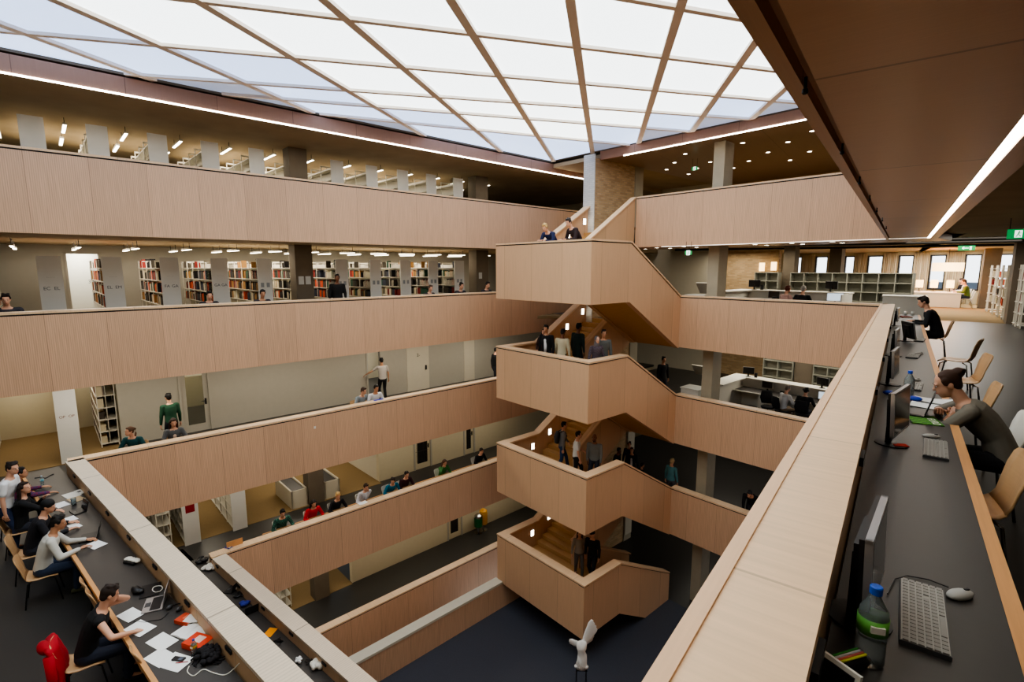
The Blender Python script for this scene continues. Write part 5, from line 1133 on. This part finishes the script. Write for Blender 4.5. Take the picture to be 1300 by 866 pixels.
    if st in ('short', 'long', 'bun', 'curly', 'tail'):
        H.ell(P(0, -.026, .048), (.081 * k, .094 * k, .088 * k), R, 16, 10); H.ell(P(0, .022 if st != 'bun' else -.005, .1), (.066 * k, .056 * k, .026 * k if st != 'bun' else .016 * k), R); H.ell(P(0, -.06, -.0), (.072 * k, .05 * k, .07 * k), R)
        for s in (-1, 1): H.ell(P(s * .074, .01, .04), (.014 * k, .03 * k, .04 * k), R)
        if st == 'short':
            for i in range(10): H.ell(P(rr.uniform(-.05, .05), rr.uniform(-.07, .06), .115 + rr.uniform(0, .016)), (.03 * k, .03 * k, .018 * k), R, 7, 5)
        if st == 'curly':
            for i in range(26): a = rr.uniform(0, 6.28); z = rr.uniform(-.02, .12); r = .085 if z < .07 else .06; H.ell(P(r * math.cos(a), -.03 + r * math.sin(a) * .9 if math.sin(a) < .5 or z > .09 else -.05, z), (.03 * k,) * 3, R, 7, 5)
        if st == 'long':
            for i in range(9): a = math.pi * (1 + i / 8.0); H.tube([P(.08 * math.cos(a), -.02 + .08 * math.sin(a), .05), P(.094 * math.cos(a), -.03 + .085 * math.sin(a), -.08), P(.1 * math.cos(a), -.045 + .08 * math.sin(a), -.2)], .026 * k, 7)
        if st == 'bun':
            H.ell(P(0, -.108, .085), (.05 * k, .05 * k, .048 * k), R)
            for i in range(12): a = i * .55; H.ell(P(.03 * math.cos(a), -.118 + .03 * math.sin(a), .09 + .016 * math.sin(a * 2)), (.024 * k, .017 * k, .014 * k), Matrix.Rotation(a, 3, 'Z'), 7, 5)
        if st == 'tail': H.tube([P(0, -.1, .08), P(0, -.15, .04), P(0, -.15, -.08), P(0, -.13, -.17)], .025 * k, 8)
        MB().add(*solid(H, vox * .9, 2)).build('hair', hm, t, local=True, smooth=True)
    elif st == 'cap':
        H.ell(P(0, -.012, .06), (.086 * k, .1 * k, .078 * k), R, 16, 10); H.ell(P(0, -.05, .0), (.076 * k, .055 * k, .05 * k), R); H.ell(P(0, .11, .06), (.062 * k, .06 * k, .01 * k), R); MB().add(*solid(H, vox * .7, 2)).build('cap', hm, t, local=True, smooth=True)
    elif st == 'beanie':
        H.ell(P(0, -.02, .055), (.09 * k, .105 * k, .092 * k), R, 16, 10); H.ell(P(0, -.05, -.01), (.082 * k, .07 * k, .06 * k), R); MB().add(*solid(H, vox, 2)).build('beanie', hm, t, local=True, smooth=True)
    elif st == 'scarf':
        H.ell(P(0, -.025, .03), (.09 * k, .1 * k, .11 * k), R, 16, 10); H.cap(P(0, -.03, -.05), neck, .08 * k, .1 * k); MB().add(*solid(H, vox, 3)).build('headscarf', hm, t, local=True, smooth=True)
    elif st == 'bald': H.ell(P(0, -.05, -.01), (.08 * k, .06 * k, .045 * k), R); H.ell(P(0, .065, -.075), (.045 * k, .035 * k, .04 * k), R); MB().add(*solid(H, vox, 2)).build('beard', hm, t, local=True, smooth=True)
    if 'backpack' in extras:
        m = MB().rings([(chest + ya(up1) * -.2 * k - up1 * .3 * k, X, ya(up1), .13 * k, .07 * k), (chest - ya(up1) * .22 * k - up1 * .1 * k, X, ya(up1), .15 * k, .09 * k), (chest - ya(up1) * .19 * k + up1 * .1 * k, X, ya(up1), .12 * k, .06 * k)], 12)
        o = m.build('backpack', col((60, 62, 66)), None, local=True, smooth=True); o.matrix_world = pmat(t); tag(o, 'grey and black backpack worn by the young man stepping up the stairs', 'backpack')
        for s in (-1, 1): MB().tube([chest - ya(up1) * .15 * k + X * s * .08 * k + up1 * .1 * k, neck + X * s * .1 * k + up2 * .0, chest + ya(up1) * .13 * k + X * s * .09 * k, waist + ya(up1) * .08 * k + X * s * .13 * k], .016 * k, 6).build('strap', BLK, o, local=True)
    return t
ya_ = lambda p, q: math.atan2(q[1] - p[1], q[0] - p[0])
YB = math.atan2(-math.cos(D(11)), -math.sin(D(11)))      # from the stair side toward the atrium (and the camera)
YL = math.atan2(LAn[1], LAn[0]); YLb = YL + math.pi; YN = D(90 - 2.16)
def bp(b, A, z): return BF(b, A, z)
# --- by the computer desk
chair(.62, 5.6, 0, math.pi + .12, 'white shell chair under the woman in the grey shirt', 'white')
person('woman in a grey elbow sleeved shirt with a hair bun leaning over the computer desk', (.77, 5.5, 0), math.pi + .03, 'sit', 1.6, 41, [(.02, .34, .785), (.1, .42, .79)], [(-.12, .3, 0), (.12, .24, 0)], 4, -24, ((122, 116, 104),), 'elbow', (26, 26, 30), ('bun', (62, 38, 24)), 'light', .009, True, hint=[(-1, .35, -.5), (.8, .1, -.3)], seat=.39)
chair(.68, 14.7, 0, math.pi, 'wooden shell chair under the man in the black hooded top')
person('man in a black hooded top reading papers at the far end of the computer desk', (.72, 14.65, 0), math.pi, 'sit', 1.76, 26, [(-.15, .45, .79), (.2, .42, .79)], None, 0, -24, ((26, 26, 28),), 'long', (28, 28, 32), ('short', (40, 28, 20)), 'light', .011)
for x, y, a, l in ((.84, 11.3, 2.9, 'empty wooden shell chair turned sideways behind the man in black'), (.74, 9.25, 3.3, 'empty wooden shell chair tucked in, farther behind the woman in grey'), (.58, 6.95, 3.2, 'empty wooden shell chair directly beyond the woman in grey'), (.44, 4.35, 3.25, 'empty wooden shell chair nearest, before the white one')): chair(x, y, 0, a, l)
# --- students at the upper diagonal desk (they look toward the atrium)
def stud(px, X_, lab, **kw):
    p = (X_, 1.5 - (X_ + 11) * .0377)
    if kw.pop('chairy', True): chair(p[0], p[1] - .02, -3.5, YN + kw.get('rot', 0), kw.pop('chl'), 'dark', 'students chairs')
    else: kw.pop('chl', None)
    rot = kw.pop('rot', 0); return person(lab, (p[0], p[1], -3.5), YN + rot, **kw)
stud(0, -14.25, 'person in a plaid shirt partly hidden behind the standing man', pose='sit', h=1.72, lean=16, hands=[(-.2, .5, .8), (.3, .55, .8)], hy=-10, top=(plaid('plaid_red', (120, 40, 70), (60, 50, 90), 30),), hair=('short', (22, 18, 18)), skin='tan', chl='shell chair under the person in the plaid shirt')
person('smiling man in a white t-shirt and jeans standing behind the seated students', (-13.35, 1.42, -3.5), YN - .5, 'stand', 1.78, 16, [(-.2, .22, .86), (.26, .1, .78)], [(-.12, -.02, 0), (.12, .1, 0)], -25, -6, ((228, 230, 232),), 'short', (40, 52, 82), ('short', (34, 24, 20)), 'light', .012, shoes=(40, 40, 44))
stud(0, -13.2, 'smiling person in a black sweater seated beside the standing man', pose='sit', h=1.72, lean=10, hands=[(-.05, .36, .98), (.34, .6, .79)], hy=-40, hp=5, top=((20, 20, 22),), hair=('long', (40, 26, 20)), skin='light', fem=True, vox=.012, rot=-.2, chl='shell chair under the smiling person in black')
stud(0, -11.95, 'person in a black beanie and dark sweater typing on the netbook', pose='sit', h=1.76, lean=24, hands=[(-.2, .5, .79), (.18, .52, .79)], hy=-20, hp=-14, top=((26, 26, 32),), hair=('beanie', (20, 20, 22)), skin='light', vox=.012, rot=-.25, chl='shell chair under the person in the beanie')
stud(0, -10.98, 'man in a pale grey long sleeved shirt typing on the black laptop', pose='sit', h=1.76, lean=22, hands=[(-.1, .58, .8), (.22, .5, .8)], hy=-10, hp=-12, top=((196, 194, 186),), bottom=(44, 56, 80), hair=('short', (24, 20, 18)), skin='tan', vox=.012, rot=-.2, shoes=(80, 82, 60), chl='shell chair under the man in the pale long sleeved shirt')
stud(0, -8.02, 'man in a black tank top resting his head on his hand beside the silver laptop', pose='sit', h=1.76, lean=26, hands=[(-.14, .3, 1.13), (.3, .52, .79)], hint=[(-.5, .5, -.6), (.7, .2, -.3)], hy=14, hp=-24, top=((18, 18, 20),), sleeve='none', bottom=(38, 44, 60), hair=('short', (38, 26, 20)), skin='light', vox=.011, rot=-.25, chl='shell chair under the man in the black tank top, with a red coat over it')
for px, py, lab in ((112, 738, 'empty shell chair pushed to the desk beyond the man in the tank top'), (120, 752, 'second empty shell chair just beyond the man in the tank top'), (178, 826, 'empty shell chair nearest on the upper diagonal gallery')):
    p = at(px, py, -3.5 + .8); chair(p[0], p[1] + .22, -3.5, YN, lab, 'dark', 'students chairs')
t = thing('coat', 'bright red coat hanging over the back of a chair', 'coat', (-8.1, 1.2, -3.5)); m = MB(); rz = YN - .25 - math.pi / 2
Mx = Matrix.Translation((-8.02, 1.36, -3.5)) @ Matrix.Rotation(rz, 4, 'Z')
m = MB(); rs = []
for i in range(9):
    z = .84 - .07 * i; w_ = .22 + .012 * i; rs.append([tuple(Mx @ Vector((w_ * math.cos(a), -.3 + .02 * min(i, 4) + (.06 + .012 * math.sin(5 * a + i)) * math.sin(a), z))) for a in [2 * math.pi * j / 20 for j in range(20)]])
m.loft(rs).build('cloth', col((168, 16, 34)), t, smooth=True)
MB().tube([Mx @ Vector((-.2, -.3, .78)), Mx @ Vector((-.27, -.3, .5)), Mx @ Vector((-.24, -.28, .12))], .055, 10).build('sleeve', col((168, 16, 34)), t, smooth=True); MB().tube([Mx @ Vector((.2, -.3, .78)), Mx @ Vector((.26, -.28, .5)), Mx @ Vector((.25, -.26, .25))], .055, 10).build('sleeve', col((168, 16, 34)), t, smooth=True)
MB().ell(Mx @ Vector((0, -.36, .8)), (.14, .07, .07)).build('hood', col((158, 14, 30)), t, smooth=True)
# --- leaning and standing on the stair landings
def sp(lab, b, A, z, yaw, **kw): return person(lab, bp(b, A, z), yaw, **kw)
sp('blond man in a navy hooded jacket leaning on the topmost landing', 8.05, -3.95, 1.75, YB + .1, lean=48, hands=[(-.12, .62, 1.09), (.12, .62, 1.09)], hp=-30, hy=0, top=((30, 40, 78),), hair=('short', (190, 158, 104)), feet=[(-.12, -.12, 0), (.12, -.1, 0)])
sp('dark haired man in a dark sweater leaning on the topmost landing', 6.95, -4.0, 1.75, YB - .25, h=1.78, lean=38, hands=[(-.1, .55, 1.09), (.2, .52, 1.09)], hp=-22, hy=18, top=((46, 34, 38),), hair=('short', (44, 38, 36)), feet=[(-.12, -.1, 0), (.12, -.1, 0)])
sp('person in a brown coat behind the man in the black coat on the second landing', 8.72, -3.7, -1.75, YB + .5, h=1.62, fem=True, top=((58, 36, 30), 'long'), hair=('long', (60, 36, 26)), hands=[(-.2, .2, .95), (.2, .2, .95)])
sp('man in an open black coat over a white shirt on the second landing', 8.3, -4.0, -1.75, YB + .35, h=1.8, hp=-10, top=((20, 20, 24), 'long', (226, 228, 232)), hair=('short', (16, 14, 14)), skin='tan')
sp('man in a cream jacket seen from behind on the second landing', 7.75, -3.85, -1.75, YB + math.pi + .3, h=1.7, hp=-8, top=((206, 198, 168), 'long'), hair=('short', (26, 22, 24)), skin='brown', hands=[(-.3, .2, .9), (.27, .05, .8)])
sp('man in a long dark green coat seen from behind on the second landing', 7.72, -3.12, -1.75, YB + math.pi, h=1.83, top=((28, 44, 42), 'long'), hair=('short', (16, 16, 18)), skin='brown', bottom=(26, 30, 40))
sp('woman in a grey headscarf and patterned blouse on the second landing', 6.32, -3.85, -1.75, YB + 1.1, h=1.62, fem=True, top=(plaid('blouse', (96, 84, 92), (60, 54, 66), 26), 'long'), hair=('scarf', (96, 92, 96)), skin='light')
sp('man in a grey sweater beside the woman in the headscarf', 6.45, -3.35, -1.75, YB + .9, h=1.76, top=((98, 102, 100),), hair=('short', (24, 20, 20)), skin='tan')
sp('young man with a backpack stepping up the stairs of the third landing', 8.35, -3.12, -5.25, YB + math.pi - .6, h=1.76, top=((128, 128, 128),), bottom=(40, 62, 98), hair=('short', (18, 18, 20)), hands=[(-.3, .3, .95), (.28, -.02, .85)], feet=[(-.1, .26, 0), (.1, -.22, 0)], extras=('backpack',))
sp('young man in a white t-shirt and black trousers walking on the third landing', 7.35, -3.5, -5.25, YB + math.pi - .8, h=1.74, top=((218, 220, 216),), sleeve='short', bottom=(22, 22, 26), hair=('short', (36, 28, 26)), hands=[(-.2, .32, 1.0), (.25, .12, .85)], feet=[(-.1, .2, 0), (.1, -.2, 0)])
sp('bald bearded man in a grey shirt coming down onto the third landing', 6.72, -3.3, -5.25, YB + .4, h=1.78, top=((110, 112, 108),), bottom=(34, 38, 50), hair=('bald', (40, 28, 22)), skin='brown', hands=[(-.24, .12, .82), (.24, .05, .78)])
sp('person in black with a black cap walking on the lowest landing', 6.82, -3.15, -8.75, YB + .3, h=1.8, top=((18, 18, 22),), bottom=(24, 26, 34), hair=('cap', (16, 16, 18)), feet=[(-.1, .16, 0), (.1, -.16, 0)])
sp('blurred person in a pale top beside the one in the black cap', 7.3, -3.3, -8.75, YB + .8, h=1.66, fem=True, top=((150, 142, 128),), bottom=(90, 88, 84), hair=('long', (80, 60, 48)), feet=[(-.1, .14, 0), (.1, -.14, 0)])
# --- stair-side galleries
sp('blond person in a teal jacket walking behind the lower balustrade', 6.35, .9, -7, YB + math.pi, h=1.68, fem=True, top=((88, 142, 150),), bottom=(90, 90, 96), hair=('tail', (206, 184, 140)))
sp('person with a dark bun in black, topmost of the group by the poster panel', 8.55, 1.3, -7, YB + .4, h=1.7, fem=True, top=((24, 24, 28),), hair=('bun', (26, 20, 20)))
sp('auburn haired person in a white scarf in the group by the poster panel', 8.15, .9, -7, YB + .5, h=1.66, fem=True, top=((30, 32, 44), 'long', (226, 226, 226)), hair=('short', (104, 66, 44)))
sp('person in black at the edge of the group, nearest the poster panel', 8.75, .6, -7, YB + 1.6, h=1.6, fem=True, lean=16, top=((22, 22, 24),), hair=('short', (22, 18, 18)), skin='brown')
sp('dark haired child behind the sloped parapet by the blond person', 7.42, .5, -7, YB + 2.6, h=1.3, top=((34, 34, 40),), hair=('short', (20, 18, 18)))
sp('person in black bending forward behind the lowest balustrade', 3.35, 1.15, -7, YB + .2, h=1.78, lean=52, hands=[(-.28, .42, .55), (.2, .4, .6)], hp=-40, top=((20, 20, 24), 'long'), hair=('short', (40, 40, 42)))
sp('dark figure standing beyond the second landing by the brick core', 7.95, 2.6, -3.5, YB + 1.2, h=1.75, top=((22, 22, 26), 'long'), hair=('short', (22, 20, 20)))
OC = col((24, 24, 28))
def office_chair(b, A, z, yaw, lab):
    t = thing('office_chair', lab, 'chair', bp(b, A, z), yaw - math.pi / 2, 'office chairs of the counters')
    for i in range(5): a = i * 1.2566; MB().tube([(0, 0, .09), (.28 * math.cos(a), .28 * math.sin(a), .06)], .02, 6).ell((.29 * math.cos(a), .29 * math.sin(a), .03), (.03, .03, .03)).build('leg', BLK, t, local=True)
    MB().cyl((0, 0, .08), (0, 0, .42), .025).build('column', CHROME, t, local=True); MB().rings([((0, 0, .42), (1, 0, 0), (0, 1, 0), .21, .2), ((0, 0, .48), (1, 0, 0), (0, 1, 0), .24, .23), ((0, 0, .5), (1, 0, 0), (0, 1, 0), .2, .2)], 16).build('seat', OC, t, local=True, smooth=True)
    MB().rings([((0, -.22, .55), (1, 0, 0), (0, 1, 0), .17, .03), ((0, -.27, .75), (1, 0, 0), (0, 1, 0), .22, .035), ((0, -.29, 1.0), (1, 0, 0), (0, 1, 0), .17, .025)], 14).build('backrest', OC, t, local=True, smooth=True); return t
for k, nm, p1, p2 in ((0, 'upper', ('woman with auburn hair in a pink top seated at the upper counter', (196, 160, 150), (96, 48, 34)), ('grey haired person in black seated at the upper counter', (24, 24, 28), (150, 146, 140))), (-1, 'lower', ('grey haired person in a dark vest and white sleeves at the lower counter', (214, 214, 216), (130, 120, 110)), ('dark haired person in black before the lit monitor of the lower counter', (24, 24, 26), (28, 24, 22)))):
    z = k * S
    for (lab, c, hc2), b, A, dy in ((p1, 3.2 if k else 3.75, 2.75, -.5), (p2, 2.55 if k else 3.2, 2.85, .1)):
        if k == 0: b -= .3
        office_chair(b, A - .05, z, YB + math.pi + dy, 'black office chair under the %s' % lab.split(' seated')[0].split(' at the')[0].split(' before')[0])
        sp(lab, b, A, z, YB + math.pi + dy, pose='sit', h=1.7, lean=14, top=(c,), hair=('curly' if 'auburn' in lab or 'dark haired' in lab else 'short', hc2), hp=-8, bottom=(120, 104, 86) if 'vest' in lab else (40, 40, 46), vox=.016)
office_chair(3.75, 2.9, -3.5, YB + .6, 'empty black office chair with its back to the low staff desk')
# --- behind the long balustrades
def lp(lab, a, b, k, yaw=None, **kw):
    kw.setdefault('vox', .016); y = YL if yaw is None else yaw
    if kw.get('pose') == 'sit' and kw.pop('ch', True): p = LF(a, b); chair(p[0], p[1], k * S, y, 'shell chair under the ' + lab.split(' seated')[0].split(' reading')[0].split(' at the')[0].split(' with his')[0].split(' with her')[0].split(' behind the fourth')[0].split(', before')[0].split(' before the col')[0], 'white' if k == -2 else 'wood', 'reading desk chairs')
    kw.pop('ch', None); return person(lab, LF(a, b, k * S), y, **kw)
lp('man in a black jacket standing by the racks of the second gallery', 7.95, 1.25, 0, YL - .3, h=1.72, top=((22, 22, 24), 'long'), hair=('short', (20, 18, 18)), skin='brown')
for a, lab, hc2, sk in ((5.5, 'person whose dark hair just shows above the second balustrade before the column', (18, 16, 16), 'tan'), (11.45, 'person with brown hair low behind the second balustrade, before the far racks', (70, 46, 34), 'light'), (12.9, 'dark haired reader by the last racks of the second gallery', (24, 20, 20), 'light'), (14.25, 'dark haired person beside the far concrete column', (20, 18, 18), 'light'), (4.1, 'person barely visible behind the second balustrade by the EL EM rack', (30, 24, 20), 'light'), (.05, 'person with dark hair at the picture edge behind the second balustrade', (26, 20, 18), 'light')):
    lp(lab, a, 1.15, 0, pose='sit', h=1.66 if 'just' in lab or 'low' in lab or 'barely' in lab else 1.8, lean=18, hp=-12, top=((50, 50, 58),), hair=('short', hc2), skin=sk)
lp('person with tied brown hair in a teal jacket seated behind the third balustrade', 2.12, 1.15, -1, YL - .5, pose='sit', h=1.72, lean=20, hy=-40, top=((26, 74, 78),), hair=('tail', (92, 64, 44)), fem=True)
lp('woman with brown hair in a grey cardigan seated before the glazed door 224', 2.98, 1.15, -1, pose='sit', h=1.74, lean=12, hp=-14, top=((92, 94, 96), 'x', (214, 190, 170)), hair=('long', (58, 36, 28)), fem=True)
lp('person in a dark green sweater standing at the glazed door 224', 3.15, 2.5, -1, YLb + .2, h=1.72, top=((34, 74, 54),), hair=('short', (18, 16, 16)), bottom=(30, 32, 40))
lp('person in a grey blue top seated behind the third balustrade beside the white shirt', 8.5, 1.15, -1, YL + .2, pose='sit', h=1.74, lean=22, hp=-14, hy=20, top=((140, 150, 156),), hair=('short', (60, 40, 30)))
lp('man in a white shirt reading at the third balustrade under the open doorway', 9.02, 1.1, -1, pose='sit', h=1.78, lean=20, hp=-10, top=((226, 228, 232),), hair=('short', (22, 18, 18)), skin='tan')
p = LF(8.72, .15); o = flat(p[0], p[1], -2.45, aL, .34, .1, 'blue folder lying on the third balustrade beside the white shirt', col((36, 60, 170)), 'folder', 'folder', curl=0, n=8)
lp('man in a grey t-shirt standing in the open lit doorway with an arm out', 10.72, 3.55, -1, YLb - .2, h=1.74, top=((176, 170, 164),), sleeve='short', bottom=(22, 22, 26), hair=('short', (20, 18, 18)), hands=[(-.62, .25, 1.12), (.3, .1, .85)], skin='tan')
lp('person in black walking along the grey wall toward the stair', 15.85, 2.4, -1, YL + 1.4, h=1.76, lean=8, top=((18, 18, 22),), hair=('short', (18, 16, 16)), hands=[(-.4, .1, .9), (.3, .2, .85)], feet=[(-.1, .2, 0), (.1, -.2, 0)])
for a, lab, tc, hr, kw in ((5.62, 'person in a green checked shirt seated at the fourth balustrade, nearest the corner', plaid('check_green', (60, 120, 100), (40, 60, 56), 26), ('short', (20, 18, 18)), {}), (6.62, 'woman in a bright red jacket seated behind the fourth balustrade', (206, 26, 44), ('long', (30, 22, 22)), dict(fem=True)), (7.45, 'blond woman in a black coat and white scarf behind the fourth balustrade', (26, 26, 32), ('short', (216, 180, 120)), dict(fem=True)), (8.48, 'man in a pale shirt with his hand at his chin behind the fourth balustrade', (214, 214, 220), ('short', (52, 36, 28)), dict(hands=[(-.05, .28, 1.08), (.22, .42, .79)])), (9.53, 'man in a turquoise shirt bending sideways behind the fourth balustrade', (20, 110, 140), ('short', (44, 32, 28)), dict(hy=-50, lean=30)), (10.15, 'person in a dark maroon sweater behind the fourth balustrade', (56, 26, 34), ('short', (22, 18, 18)), {}), (11.9, 'woman in a green top with her hand on her cheek behind the fourth balustrade', (56, 112, 56), ('long', (80, 54, 38)), dict(fem=True, hands=[(-.2, .4, .79), (.1, .26, 1.1)])), (13.8, 'man in black seated far along the fourth balustrade next to the stair', (20, 20, 24), ('short', (40, 28, 24)), {})):
    a_ = dict(pose='sit', h=1.74, lean=20, hp=-16); a_.update(kw); lp(lab, a, 1.12, -2, top=(tc,), hair=hr, **a_)
p = LF(8.0, .2); flat(p[0], p[1], -5.95, aL, .3, .2, 'open newspaper pages lying on the fourth balustrade beside the blond woman', n=3, curl=.02)
o = MB().box((0, 0, .09), (.42, .02, .18)).build('book_stand', W_EDGE, None, local=True); o.location = LF(4.05, .2, -5.95); o.rotation_euler = (0, 0, aL); tag(o, 'upright pale wooden board standing on the fourth balustrade near its corner', 'board')
# --- far reading room
for x, y, yaw, tc, hr, lab in ((2.65, 34.0, math.pi, (86, 104, 40), (50, 34, 26), 'person in an olive green shirt seated at the far white reading table'), (2.75, 36.0, math.pi, (226, 220, 210), (70, 44, 30), 'person in a pale top seated behind the one in olive green'), (2.75, 37.4, math.pi + .3, (40, 36, 44), (20, 18, 18), 'dark haired person farthest back beside the column')):
    chair(x, y, 0, yaw, 'white shell chair under the ' + lab.split(' seated')[0].split(' farthest')[0], 'white', 'reading room chairs'); person(lab, (x, y, 0), yaw, 'sit', 1.76, 14, hp=-10, top=(tc,), hair=('short', hr), vox=.02)
blob(1255, 383, col((120, 16, 46)), 'dark red bag on the carpet by the far column', .2, seed=11, z=0, h=.4)
# ------------------------------------------------------------------ world and colour
w = bpy.data.worlds.new('World'); sc.world = w; w.use_nodes = True
bg = w.node_tree.nodes['Background']; bg.inputs['Color'].default_value = (.78, .87, 1, 1); bg.inputs['Strength'].default_value = 1.0
sc.view_settings.view_transform = 'AgX'; sc.view_settings.look = 'AgX - Medium High Contrast'; sc.view_settings.exposure = .1
sc.cycles.max_bounces = 7; sc.cycles.diffuse_bounces = 4; sc.cycles.glossy_bounces = 2; sc.cycles.transmission_bounces = 6; sc.cycles.caustics_reflective = False; sc.cycles.caustics_refractive = False
sc.cycles.adaptive_threshold = .02
